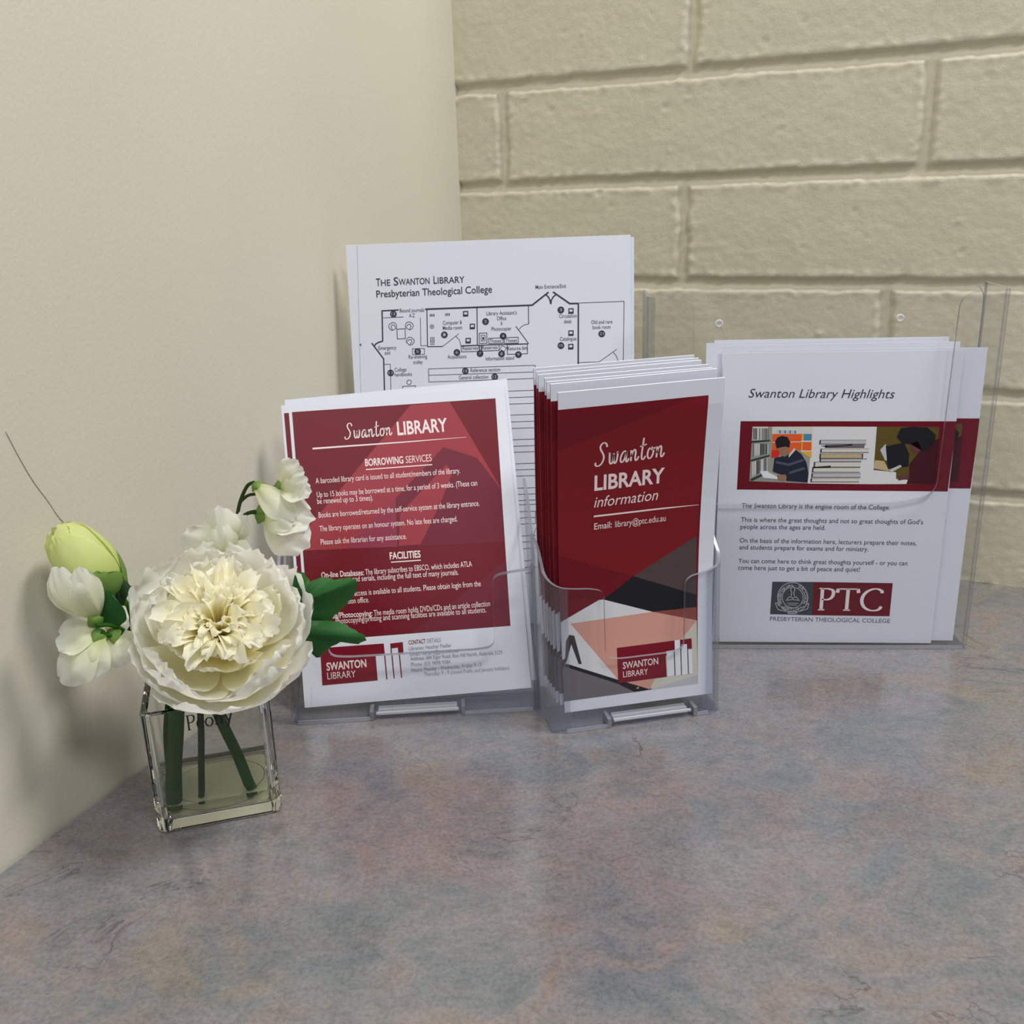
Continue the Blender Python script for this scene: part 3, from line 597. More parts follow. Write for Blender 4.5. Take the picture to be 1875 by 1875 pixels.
  ('P','print_lightgrey',6,[(116.75,132.35),(124.32,136.09),(125.58,134.87),(119.17,130.85)]),
  ('P','print_skindark',6,[(122.32,127.77),(130.67,129.35),(131.55,126.33),(124.33,124.71)]),
  ('T', 'ink_dark', 3, 'The Swanton Library is the engine room of the College.', 16.99, 105.1, 103.16, -1.74, 3.37, 0.2, 0, ''),
  ('T', 'ink_dark', 3, 'This is where the great thoughts and not so great thoughts of God’s', 16.83, 94.55, 127.2, -2.05, 3.41, 0.2, 0, ''),
  ('T', 'ink_dark', 3, 'people across the ages are held.', 16.75, 89.25, 59.91, -0.9, 3.42, 0.2, 0, ''),
  ('T', 'ink_dark', 3, 'On the basis of the information here, lecturers prepare their notes,', 16.69, 78.81, 124.42, -2.19, 3.45, 0.2, 0, ''),
  ('T', 'ink_dark', 3, 'and students prepare for exams and for ministry.', 16.6, 73.55, 91.4, -1.53, 3.47, 0.2, 0, ''),
  ('T', 'ink_dark', 3, 'You can come here to think great thoughts yourself - or you can', 16.53, 63.1, 119.67, -1.82, 3.49, 0.2, 0, ''),
  ('T', 'ink_dark', 3, 'come here just to get a bit of peace and quiet!', 16.44, 57.77, 86.83, -1.38, 3.51, 0.2, 0, ''),
  ('P','print_slate',2,[(41.61,48.41),(71.4,48.29),(71.54,21.95),(41.37,22.62)]),
  ('P','red_maroon',2,[(71.4,48.29),(127.37,47.56),(127.43,21.45),(71.54,21.95)]),
  ('T', 'ink_white', 4, 'PTC', 75.71, 26.16, 46.06, -0.44, 17.39, 0, 0, 'serif'),
  ('T', 'ink_slate', 3, 'PRESBYTERIAN THEOLOGICAL COLLEGE', 41.56, 17.39, 86.63, -1.24, 3.22, 0.2, 0, ''),
  ('L','print_lightgrey',4,0.5,[(67.86,35.89),(67.82,33.58),(67.36,31.35),(66.5,29.3),(65.27,27.51),(63.72,26.03),(61.9,24.95),(59.89,24.28),(57.77,24.07),(55.61,24.32),(53.51,25.02),(51.54,26.15),(49.77,27.66),(48.29,29.49),(47.14,31.56),(46.38,33.81),(46.02,36.13),(46.08,38.45),(46.56,40.67),(47.44,42.7),(48.68,44.48),(50.24,45.93),(52.05,46.99),(54.05,47.64),(56.15,47.83),(58.29,47.58),(60.37,46.89),(62.32,45.77),(64.07,44.29),(65.55,42.49),(66.7,40.43),(67.48,38.21),(67.86,35.89)]),
  ('L','print_lightgrey',4,0.45,[(64.47,35.93),(64.44,34.33),(64.12,32.8),(63.53,31.39),(62.68,30.16),(61.61,29.15),(60.36,28.4),(58.98,27.94),(57.52,27.8),(56.03,27.97),(54.58,28.46),(53.23,29.23),(52.02,30.27),(51.0,31.52),(50.2,32.95),(49.68,34.49),(49.43,36.1),(49.47,37.69),(49.8,39.22),(50.4,40.62),(51.25,41.85),(52.33,42.85),(53.57,43.59),(54.95,44.03),(56.4,44.17),(57.88,43.99),(59.31,43.51),(60.66,42.75),(61.87,41.72),(62.88,40.48),(63.68,39.06),(64.21,37.52),(64.47,35.93)]),
  ('R', 'print_lightgrey', 4, 'PRESBYTERIAN · THEOLOGICAL · COLLEGE ·', (56.96, 36.01), 8.359999999999992, 3.2),
  ('L','print_lightgrey',4,0.45,[(52.49,33.82),(54.49,36.7),(56.98,35.62),(59.34,36.65),(61.6,33.72),(57.07,34.3),(52.49,33.82)]),
  ('L','print_lightgrey',4,0.45,[(56.98,35.62),(57.07,34.3)]),
  ('L','print_lightgrey',4,0.5,[(55.68,36.95),(55.96,39.97),(54.94,42.61),(56.57,45.21),(58.23,42.18),(57.42,39.83),(58.11,36.92)]),
  ('L','print_lightgrey',4,0.4,[(53.26,31.42),(61.16,31.34)]),
  ('L','print_lightgrey',4,0.4,[(54.2,30.09),(60.28,30.03)]),
  ('L','print_lightgrey',4,0.5,[(44.73,31.51),(46.88,26.44),(53.33,24.78),(52.91,27.45),(47.29,29.5),(46.05,31.76),(44.73,31.51)]),
  ('L','print_lightgrey',4,0.5,[(68.8,31.26),(68.14,27.03),(61.62,24.7),(61.68,27.36),(66.76,29.3),(67.71,31.27),(68.8,31.26)]),
  ('L','print_lightgrey',4,0.5,[(53.32,25.05),(61.6,24.97),(59.91,23.12),(55.03,23.16),(53.32,25.05)]),
 ],
 'map': [
  ('T', 'ink_dark', 3, 'T', 21.38, 264.13, 3.21, 0.11, 5.53, 1.2, 0, ''),
  ('T', 'ink_dark', 3, 'HE', 25.03, 264.23, 7.08, -0.01, 4.47, 1.2, 0, ''),
  ('T', 'ink_dark', 3, 'S', 34.65, 264.24, 3.53, 0.1, 5.84, 1.2, 0, ''),
  ('T', 'ink_dark', 3, 'WANTON', 38.51, 264.33, 23.34, 0.21, 4.57, 1.2, 0, ''),
  ('T', 'ink_dark', 3, 'L', 64.82, 264.55, 2.52, 0.02, 5.51, 1.2, 0, ''),
  ('T', 'ink_dark', 3, 'IBRARY', 67.89, 264.56, 20.25, 0.09, 4.55, 1.2, 0, ''),
  ('T', 'ink_dark', 3, 'Presbyterian Theological College', 21.04, 255.81, 87.35, 0.98, 5.12, 1.2, 0, ''),
  ('T', 'ink_dark', 3, 'Main Entrance/Exit', 140.93, 258.3, 22.81, 0.22, 2.74, 0.2, 0, ''),
  ('T', 'ink_dark', 3, 'Bound journals', 38.28, 244.33, 18.59, -0.03, 2.79, 0.2, 0, ''),
  ('T', 'ink_dark', 3, 'A-Z', 45.07, 240.36, 4.43, 0.08, 2.79, 0.2, 0, ''),
  ('T', 'ink_dark', 3, 'Computer &', 70.45, 234.22, 14.57, 0.21, 2.79, 0.2, 0, ''),
  ('T', 'ink_dark', 3, 'Media room', 70.3, 230.45, 14.57, 0.11, 2.8, 0.2, 0, ''),
  ('T', 'ink_dark', 3, "Library Assistant's", 103.68, 240.2, 22.74, 0.07, 2.78, 0.2, 0, ''),
  ('T', 'ink_dark', 3, 'Office', 111.44, 236.33, 7.0, 0.01, 2.78, 0.2, 0, ''),
  ('T', 'ink_dark', 3, '&', 114.17, 232.71, 1.32, 0.07, 2.79, 0.2, 0, ''),
  ('T', 'ink_dark', 3, 'Photocopier', 107.13, 228.62, 15.03, 0.1, 2.79, 0.2, 0, ''),
  ('T', 'ink_dark', 3, 'Theses', 105.42, 219.94, 8.8, 0.07, 2.59, 0.2, 0, ''),
  ('T', 'ink_dark', 3, 'Theses', 117.29, 219.92, 8.78, 0.08, 2.59, 0.2, 0, ''),
  ('T', 'ink_dark', 3, 'Reserves', 84.71, 215.0, 11.83, 0.1, 2.81, 0.2, 0, ''),
  ('T', 'ink_dark', 3, 'Reserves', 99.52, 215.02, 11.68, 0.1, 2.81, 0.2, 0, ''),
  ('T', 'ink_dark', 3, 'Returns bin', 118.76, 213.83, 14.6, 0.13, 2.81, 0.2, 0, ''),
  ('T', 'ink_dark', 3, 'Emergency', 20.49, 216.9, 13.64, 0.16, 2.83, 0.2, 0, ''),
  ('T', 'ink_dark', 3, 'exit', 24.99, 213.17, 4.48, 0.09, 2.84, 0.2, 0, ''),
  ('T', 'ink_dark', 3, 'Re-shelving', 43.25, 209.61, 14.17, 0.16, 2.83, 0.2, 0, ''),
  ('T', 'ink_dark', 3, 'trolley', 46.41, 205.58, 7.48, 0.13, 2.84, 0.2, 0, ''),
  ('T', 'ink_dark', 3, 'Acquisitions', 72.95, 208.9, 14.41, 0.04, 2.83, 0.2, 0, ''),
  ('T', 'ink_dark', 3, 'Information stand', 101.99, 206.69, 21.51, 0.18, 2.83, 0.2, 0, ''),
  ('T', 'ink_dark', 3, 'College', 31.94, 200.27, 9.19, 0.08, 2.85, 0.2, 0, ''),
  ('T', 'ink_dark', 3, 'handbooks', 31.75, 196.64, 13.35, 0.2, 2.86, 0.2, 0, ''),
  ('T', 'ink_dark', 3, 'Reference section', 90.07, 198.29, 22.59, 0.16, 2.84, 0.2, 0, ''),
  ('T', 'ink_dark', 3, 'General collection', 80.98, 193.05, 22.44, 0.18, 2.85, 0.2, 0, ''),
  ('T', 'ink_dark', 3, 'Circulation', 158.11, 236.64, 13.01, 0.04, 2.77, 0.2, 0, ''),
  ('T', 'ink_dark', 3, 'desk', 161.51, 232.59, 5.86, 0.04, 2.78, 0.2, 0, ''),
  ('T', 'ink_dark', 3, 'Catalogue', 158.32, 219.83, 12.3, 0.08, 2.79, 0.2, 0, ''),
  ('T', 'ink_dark', 3, 'Old and rare', 181.87, 231.46, 15.66, 0.07, 2.77, 0.2, 0, ''),
  ('T', 'ink_dark', 3, 'book room', 182.89, 227.69, 13.2, 0.04, 2.78, 0.2, 0, ''),
  ('C','ink_dark',2,(33.24,243.3),2.55),
  ('T', 'print_lightgrey', 4, '13', 31.75, 242.38, 2.89, 0.02, 2.04, 0, 0, ''),
  ('C','ink_dark',2,(71.25,226.75),2.55),
  ('T', 'print_lightgrey', 4, '1', 70.32, 225.81, 1.77, 0.05, 2.05, 0, 0, ''),
  ('C','ink_dark',2,(102.76,235.63),2.55),
  ('T', 'print_lightgrey', 4, '2', 101.85, 234.69, 1.75, 0.05, 2.03, 0, 0, ''),
  ('C','ink_dark',2,(115.67,224.5),2.55),
  ('T', 'print_lightgrey', 4, '4', 114.77, 223.55, 1.75, 0.06, 2.05, 0, 0, ''),
  ('C','ink_dark',2,(80.22,213.38),2.55),
  ('T', 'print_lightgrey', 4, '6', 79.3, 212.43, 1.77, 0.06, 2.06, 0, 0, ''),
  ('C','ink_dark',2,(97.76,212.03),2.55),
  ('T', 'print_lightgrey', 4, '7', 96.84, 211.08, 1.77, 0.05, 2.06, 0, 0, ''),
  ('C','ink_dark',2,(114.06,211.36),2.55),
  ('T', 'print_lightgrey', 4, '8', 113.15, 210.41, 1.76, 0.06, 2.06, 0, 0, ''),
  ('C','ink_dark',2,(126.79,210.46),2.55),
  ('T', 'print_lightgrey', 4, '9', 125.89, 209.51, 1.76, 0.06, 2.06, 0, 0, ''),
  ('C','ink_dark',2,(50.3,214.87),2.55),
  ('T', 'print_lightgrey', 4, '5', 49.37, 213.91, 1.78, 0.06, 2.07, 0, 0, ''),
  ('C','ink_dark',2,(28.75,199.36),2.55),
  ('T', 'print_lightgrey', 4, '11', 27.24, 198.41, 2.92, 0.04, 2.09, 0, 0, ''),
  ('C','ink_dark',2,(86.11,199.27),2.55),
  ('T', 'print_lightgrey', 4, '15', 84.63, 198.32, 2.89, 0.04, 2.08, 0, 0, ''),
  ('C','ink_dark',2,(108.33,194.31),2.55),
  ('T', 'print_lightgrey', 4, '12', 106.86, 193.36, 2.88, 0.03, 2.08, 0, 0, ''),
  ('C','ink_dark',2,(159.42,242.46),2.55),
  ('T', 'print_lightgrey', 4, '3', 158.54, 241.53, 1.73, 0.05, 2.02, 0, 0, ''),
  ('C','ink_dark',2,(158.9,216.26),2.55),
  ('T', 'print_lightgrey', 4, '10', 157.46, 215.33, 2.84, 0.03, 2.05, 0, 0, ''),
  ('C','ink_dark',2,(189.56,224.08),2.55),
  ('T', 'print_lightgrey', 4, '21', 188.14, 223.16, 2.81, 0.02, 2.03, 0, 0, ''),
  ('L','ink_dark',2,1.0,[(37.38,246.18),(24.72,245.93),(23.96,223.34)]),
  ('L','ink_dark',2,1.0,[(23.96,223.34),(20.8,222.67),(18.5,221.43),(17.3,219.93)]),
  ('L','ink_dark',2,1.0,[(15.41,222.28),(23.93,210.14),(23.26,184.71)]),
  ('L','ink_dark',2,1.2,[(57.5,246.11),(138.03,246.62),(150.5,255.67)]),
  ('L','ink_dark',2,1.0,[(148.41,254.04),(150.1,252.51),(151.35,250.14),(152.04,246.94)]),
  ('L','ink_dark',2,1.0,[(155.87,253.81),(153.77,251.97),(152.42,249.68),(152.04,246.94)]),
  ('L','ink_dark',2,1.2,[(153.86,255.78),(166.11,246.92),(172.49,246.83)]),
  ('L','ink_dark',2,1.1,[(172.49,246.83),(171.53,196.56)]),
  ('L','ink_dark',2,0.7,[(58.83,246.07),(58.02,218.35),(69.56,218.13)]),
  ('L','ink_dark',2,0.42,[(69.56,218.13),(82.32,227.4)]),
  ('L','ink_dark',2,0.42,[(79.82,225.53),(82.15,223.09),(83.05,220.68),(83.3,218.51)]),
  ('L','ink_dark',2,0.7,[(83.29,218.29),(134.57,218.35)]),
  ('L','ink_dark',2,0.7,[(96.66,246.19),(96.0,218.36)]),
  ('L','ink_dark',2,0.6,[(135.31,246.5),(135.06,232.95)]),
  ('L','ink_dark',2,0.42,[(135.06,232.95),(131.88,232.4),(129.44,230.97),(127.86,229.09)]),
  ('L','ink_dark',2,0.6,[(125.52,231.52),(134.58,218.57)]),
  ('L','ink_dark',2,0.42,[(25.33,240.74),(40.89,240.92)]),
  ('L','ink_dark',2,0.42,[(53.57,239.89),(52.95,219.15),(57.84,219.22)]),
  ('L','ink_dark',2,0.42,[(172.71,247.14),(206.29,247.37),(205.34,199.34)]),
  ('L','ink_dark',2,0.42,[(172.19,203.27),(187.34,203.4),(200.58,212.4)]),
  ('L','ink_dark',2,0.42,[(197.85,210.33),(199.99,207.9),(201.05,205.5),(201.36,203.34),(205.16,203.45)]),
  ('L','ink_dark',2,0.5,[(35.33,232.01),(41.56,232.16),(41.43,224.9),(35.19,224.76),(35.33,232.01)]),
  ('L','ink_dark',2,0.42,[(46.4,217.05),(55.52,217.12),(55.44,212.76),(46.3,212.69),(46.4,217.05)]),
  ('L','ink_dark',2,0.5,[(97.74,227.17),(103.46,227.22),(103.32,219.67),(97.58,219.62),(97.74,227.17)]),
  ('L','ink_dark',2,0.42,[(99.01,225.62),(102.09,225.64),(102.05,221.44),(98.97,221.42),(99.01,225.62)]),
  ('L','ink_dark',2,0.5,[(104.64,223.2),(115.53,223.32),(115.51,219.22),(104.73,219.2),(104.64,223.2)]),
  ('L','ink_dark',2,0.5,[(116.52,223.4),(126.94,223.42),(126.92,219.0),(116.5,219.08),(116.52,223.4)]),
  ('L','ink_dark',2,0.5,[(83.61,217.96),(97.2,218.11),(97.27,213.78),(83.67,213.72),(83.61,217.96)]),
  ('L','ink_dark',2,0.42,[(97.64,218.1),(98.74,218.07),(98.6,213.96),(97.61,213.98),(97.64,218.1)]),
  ('L','ink_dark',2,0.5,[(99.08,218.28),(112.41,218.44),(112.38,214.01),(99.04,213.94),(99.08,218.28)]),
  ('L','ink_dark',2,0.42,[(114.47,217.63),(117.94,215.8),(116.2,213.03),(112.96,214.86),(114.47,217.63)]),
  ('L','ink_dark',2,0.5,[(118.44,218.05),(133.69,218.16),(133.62,211.03),(118.45,210.91),(118.44,218.05)]),
  ('L','ink_dark',2,0.42,[(23.94,205.97),(28.87,205.95),(28.21,184.59)]),
  ('L','ink_dark',2,0.42,[(58.06,201.66),(139.21,202.21),(139.3,192.4),(57.84,191.78),(58.06,201.66)]),
  ('L','ink_dark',2,0.42,[(57.95,196.83),(139.2,197.2)]),
  ('L','ink_dark',2,0.45,[(30.11,232.01),(29.04,234.13),(29.87,235.97),(32.27,237.14),(34.25,236.67),(35.31,234.55),(34.99,232.71),(31.79,231.15),(30.11,232.01)]),
  ('L','ink_dark',2,0.45,[(31.89,231.68),(30.83,233.8),(31.65,235.4),(33.43,235.07),(34.5,232.95)]),
  ('L','ink_dark',2,0.45,[(41.84,234.79),(43.11,236.83),(45.13,237.19),(47.4,235.88),(48.04,234.0),(46.77,231.95),(45.02,231.19),(41.98,232.94),(41.84,234.79)]),
  ('L','ink_dark',2,0.45,[(42.5,233.15),(43.77,235.2),(45.58,235.42),(46.23,233.78),(44.96,231.73)]),
  ('L','ink_dark',2,0.45,[(42.16,223.97),(43.82,225.75),(45.87,225.71),(47.83,223.98),(48.07,222.0),(46.41,220.21),(44.53,219.8),(41.92,222.12),(42.16,223.97)]),
  ('L','ink_dark',2,0.45,[(42.47,222.23),(44.13,224.0),(45.94,223.87),(46.25,222.13),(44.59,220.34)]),
  ('L','ink_dark',2,0.8,[(86.46,243.51),(89.65,243.52),(89.55,240.95),(86.37,240.94),(86.46,243.51)]),
  ('P','ink_dark',2,[(85.81,240.74),(89.99,240.83),(89.73,239.77),(85.99,239.77)]),
  ('L','ink_dark',2,0.8,[(91.17,234.04),(94.35,234.05),(94.26,231.47),(91.07,231.46),(91.17,234.04)]),
  ('P','ink_dark',2,[(90.51,231.26),(94.7,231.35),(94.44,230.28),(90.7,230.28)]),
  ('L','ink_dark',2,0.8,[(87.58,223.58),(90.78,223.6),(90.69,221.0),(87.48,220.99),(87.58,223.58)]),
  ('P','ink_dark',2,[(86.92,220.79),(91.12,220.88),(90.86,219.81),(87.11,219.81)]),
  ('L','ink_dark',2,0.8,[(165.39,243.13),(168.53,243.14),(168.49,240.59),(165.35,240.58),(165.39,243.13)]),
  ('P','ink_dark',2,[(164.8,240.38),(168.92,240.47),(168.68,239.41),(165.0,239.42)]),
  ('L','ink_dark',2,0.8,[(165.09,226.93),(168.24,226.94),(168.2,224.38),(165.04,224.36),(165.09,226.93)]),
  ('P','ink_dark',2,[(164.5,224.16),(168.63,224.26),(168.39,223.19),(164.7,223.19)]),
  ('L','ink_dark',2,0.8,[(164.8,216.96),(167.96,216.98),(167.91,214.39),(164.75,214.38),(164.8,216.96)]),
  ('P','ink_dark',2,[(164.2,214.18),(168.34,214.27),(168.11,213.2),(164.4,213.2)]),
  ('L','ink_dark',2,0.5,[(61.2,242.45),(61.12,240.52)]),
  ('L','ink_dark',2,0.5,[(61.86,242.43),(62.89,240.68)]),
  ('L','ink_dark',2,0.5,[(62.97,242.4),(61.79,240.72)]),
  ('L','ink_dark',2,0.5,[(63.63,242.38),(64.21,240.64)]),
  ('L','ink_dark',2,0.5,[(64.29,242.36),(63.55,240.66)]),
  ('L','ink_dark',2,0.5,[(72.79,242.64),(72.71,240.71)]),
  ('L','ink_dark',2,0.5,[(73.45,242.62),(74.48,240.87)]),
  ('L','ink_dark',2,0.5,[(74.55,242.59),(73.38,240.9)]),
  ('L','ink_dark',2,0.5,[(75.21,242.57),(75.8,240.83)]),
  ('L','ink_dark',2,0.5,[(75.87,242.55),(75.14,240.85)]),
  ('L','ink_dark',2,0.4,[(60.65,225.0),(63.31,225.03),(63.2,219.83),(60.53,219.8),(60.65,225.0)]),
  ('L','ink_dark',2,0.4,[(60.54,222.51),(63.31,222.54)]),
  ('L','ink_dark',2,0.4,[(61.5,224.22),(62.01,223.23),(62.72,224.18)]),
  ('L','ink_dark',2,0.4,[(61.39,221.73),(61.9,220.63),(62.61,221.69)]),
  ('L','ink_dark',2,0.4,[(63.56,233.13),(63.33,232.43),(62.78,231.94),(62.06,231.77),(61.35,231.98),(60.84,232.51),(60.68,233.21),(60.91,233.91),(61.45,234.41),(62.18,234.57),(62.89,234.36),(63.39,233.83),(63.56,233.13)]),
  ('L','ink_dark',2,0.5,[(62.45,233.16),(62.4,233.0),(62.27,232.89),(62.1,232.85),(61.94,232.9),(61.82,233.02),(61.79,233.18),(61.84,233.34),(61.97,233.46),(62.13,233.49),(62.3,233.45),(62.41,233.32),(62.45,233.16)]),
  ('L','ink_dark',2,0.45,[(44.41,191.91),(44.13,191.03),(43.44,190.41),(42.54,190.19),(41.65,190.45),(41.03,191.11),(40.83,192.0),(41.11,192.87),(41.8,193.5),(42.71,193.71),(43.59,193.46),(44.22,192.79),(44.41,191.91)]),
  ('L','ink_dark',2,0.45,[(37.43,189.0),(47.42,189.18),(47.45,184.99),(37.33,184.8),(37.43,189.0)]),
  ('P','ink_dark',2,[(99.84,224.2),(101.17,224.48),(101.31,222.32),(99.98,222.04)]),
  ('L','print_blueline',2,0.18,[(8.55,294.02),(6.91,246.36),(4.84,186.42),(3.5,147.58)]),
  ('P','ink_dark',2,[(5.85,221.5),(7.26,222.07),(7.26,219.87)]),
  ('L','ink_dark',2,0.42,[(63.48,182.71),(138.81,183.52)]),
  ('L','ink_dark',2,0.42,[(63.27,177.76),(138.69,178.61)]),
  ('L','ink_dark',2,0.42,[(63.06,172.8),(138.57,173.68)]),
  ('L','ink_dark',2,0.42,[(62.69,164.33),(138.36,165.28)]),
  ('L','ink_dark',2,0.42,[(62.47,159.09),(138.23,160.08)]),
  ('L','ink_dark',2,0.42,[(62.25,154.08),(138.11,155.11)]),
  ('L','ink_dark',2,0.42,[(61.87,145.29),(137.89,146.38)]),
  ('L','ink_dark',2,0.42,[(61.65,140.25),(137.77,141.38)]),
  ('L','ink_dark',2,0.42,[(61.45,135.58),(137.65,136.74)]),
  ('L','ink_dark',2,0.42,[(137.89,146.38),(137.9,136.48)]),
  ('L','ink_dark',2,0.42,[(138.57,183.53),(138.44,178.61)]),
  ('L','ink_dark',2,0.42,[(73.77,126.83),(137.68,127.8)]),
  ('L','ink_dark',2,0.42,[(73.57,122.0),(137.56,123.01)]),
  ('L','ink_dark',2,0.42,[(73.38,117.17),(137.45,118.2)]),
  ('L','ink_dark',2,0.42,[(137.68,127.8),(137.57,118.2)]),
  ('L','ink_dark',2,0.42,[(73.0,107.71),(137.21,108.81)]),
  ('L','ink_dark',2,0.42,[(72.81,102.84),(137.09,103.97)]),
  ('L','ink_dark',2,0.42,[(72.61,97.96),(136.97,99.12)]),
  ('L','ink_dark',2,0.42,[(137.21,108.81),(137.1,99.12)]),
  ('L','ink_dark',2,0.42,[(72.25,89.07),(136.76,90.29)]),
  ('L','ink_dark',2,0.42,[(72.06,84.16),(136.63,85.4)]),
  ('L','ink_dark',2,0.42,[(71.86,79.23),(136.51,80.51)]),
  ('L','ink_dark',2,0.42,[(136.76,90.29),(136.64,80.51)]),
  ('L','ink_dark',2,0.42,[(85.25,94.91),(137.02,95.79)]),
  ('L','ink_dark',2,0.42,[(84.33,70.06),(136.41,71.08)]),
  ('L','ink_dark',2,0.42,[(84.14,65.11),(136.29,66.15)]),
  ('L','ink_dark',2,0.42,[(83.95,59.89),(136.16,60.95)]),
  ('L','ink_dark',2,0.42,[(83.59,50.05),(135.92,51.17)]),
  ('L','ink_dark',2,0.42,[(83.39,44.79),(135.79,45.94)]),
  ('L','ink_dark',2,0.42,[(83.21,39.91),(135.67,41.08)]),
 ],
}
# ------------------------------------------------------------------ printed sheets
LAY = 0.00003
def sheet_mesh(name, w, h, thick, ops, bend, nu=10, nv=14, fold='paper_edge'):
    """a sheet of paper: local x across, z up, y away from the reader; bend(u, v) -> y"""
    mb = MB()
    fr = [[(w * i / nu, bend(i / nu, j / nv), h * j / nv) for j in range(nv + 1)] for i in range(nu + 1)]
    bk = [[(x, y + thick, z) for x, y, z in r] for r in fr]
    mb.grid(fr, 'paper'); mb.grid(bk, 'paper')
    mb.grid([fr[0], bk[0]], fold)
    for a, c in ((fr[-1], bk[-1]), ([r[0] for r in fr], [r[0] for r in bk]), ([r[-1] for r in fr], [r[-1] for r in bk])): mb.grid([a, c], 'paper_edge')
    for mat, layer, vs, fs in art_shapes(ops):
        big = max(x for x, y in vs) - min(x for x, y in vs) > w * 0.1 or max(y for x, y in vs) - min(y for x, y in vs) > h * 0.08
        if big:
            bm = bmesh.new(); bv = [bm.verts.new((x, 0, z)) for x, z in vs]
            for f in fs:
                try: bm.faces.new([bv[k] for k in f])
                except ValueError: pass
            bmesh.ops.triangulate(bm, faces=bm.faces)
            for i in range(-1, nu + 2): bmesh.ops.bisect_plane(bm, geom=bm.verts[:] + bm.edges[:] + bm.faces[:], plane_co=(w * i / nu, 0, 0), plane_no=(1, 0, 0))
            for j in range(-1, nv + 2): bmesh.ops.bisect_plane(bm, geom=bm.verts[:] + bm.edges[:] + bm.faces[:], plane_co=(0, 0, h * j / nv), plane_no=(0, 0, 1))
            bm.verts.index_update(); vs = [(v.co.x, v.co.z) for v in bm.verts]; fs = [tuple(v.index for v in f.verts) for f in bm.faces]; bm.free()
        out = []
        for x, z in vs:
            x = min(w, max(0, x)); z = min(h, max(0, z))
            # the polygonal sheet surface itself, so that print never sinks into a facet
            fu, fv = x / w * nu, z / h * nv; i, j = min(nu - 1, int(fu)), min(nv - 1, int(fv)); a, c = fu - i, fv - j
            y = (fr[i][j][1] * (1 - a) * (1 - c) + fr[i + 1][j][1] * a * (1 - c) + fr[i][j + 1][1] * (1 - a) * c + fr[i + 1][j + 1][1] * a * c)
            out.append((x, y - LAY * layer - 0.00004, z))
        mb.add(out, fs, mat)
    me = bpy.data.meshes.new(name); me.from_pydata(mb.v, [], mb.f)
    for mm in mb.mats: me.materials.append(MATS[mm])
    me.polygons.foreach_set('material_index', mb.m); me.update()
    return me
def place_sheet(me, name, org, az, lean, roll, label, cat, group, parent=None):
    o = bpy.data.objects.new(name, me); COL.objects.link(o)
    X = Vector((math.cos(az), -math.sin(az), 0)); Nn = Vector((math.sin(az), math.cos(az), 0))
    U = Vector((0, 0, math.cos(lean))) + math.sin(lean) * Nn
    X, U = math.cos(roll) * X + math.sin(roll) * U, -math.sin(roll) * X + math.cos(roll) * U
    Y = U.cross(X)
    o.matrix_world = Matrix(((X.x, Y.x, U.x, org[0]), (X.y, Y.y, U.y, org[1]), (X.z, Y.z, U.z, org[2]), (0, 0, 0, 1)))
    return tag(o, label, cat, group)
flat = lambda u, v: 0.0
def bow(amp, curl=0.0):
    return lambda u, v: amp * math.sin(math.pi * v) + curl * (abs(u - 0.5) * 2) ** 3 * v
# library floor-plan sheets (portrait A4) standing on the counter in the corner
plan = sheet_mesh('floor_plan_sheet', 0.2114, 0.2949, 0.00025, ART['map'], bow(0.0015))
MO = Vector((-0.1184, 0.7191, 0.0021)); MN = Vector((math.sin(R(4.08)), math.cos(R(4.08)), 0))
place_sheet(plan, 'floor_plan_sheet', MO, R(4.08), R(7.45), R(0.41), 'white sheet with black-line library floor plan standing upright in the corner, front of two', 'paper sheet', 'floor plan sheets in the corner')
place_sheet(plan, 'floor_plan_sheet', MO + MN * 0.0012 + Vector((0.0012, 0, -0.0008)), R(4.08), R(7.45), R(0.15), 'rear floor plan sheet, its right edge just showing behind the front one', 'paper sheet', 'floor plan sheets in the corner')
# borrowing flyers (A5)
fly = sheet_mesh('library_flyer', 0.1511, 0.203, 0.00025, ART['flyer'], bow(0.0010))
FO = Vector((-0.1417, 0.5805, 0.0058)); FN = Vector((math.sin(R(0.43)), math.cos(R(0.43)), 0))
place_sheet(fly, 'library_flyer', FO, R(0.43), R(20.62), R(3.47), 'red and white flyer headed Borrowing Services, front one in the clear holder behind the flowers', 'flyer', 'flyers in the clear holder')
place_sheet(fly, 'library_flyer', FO + FN * 0.0030 + Vector((0.0030, 0, 0.0032)), R(0.43), R(20.62), R(3.75), 'rear flyer, only its white top edge showing above the front Borrowing Services flyer', 'flyer', 'flyers in the clear holder')
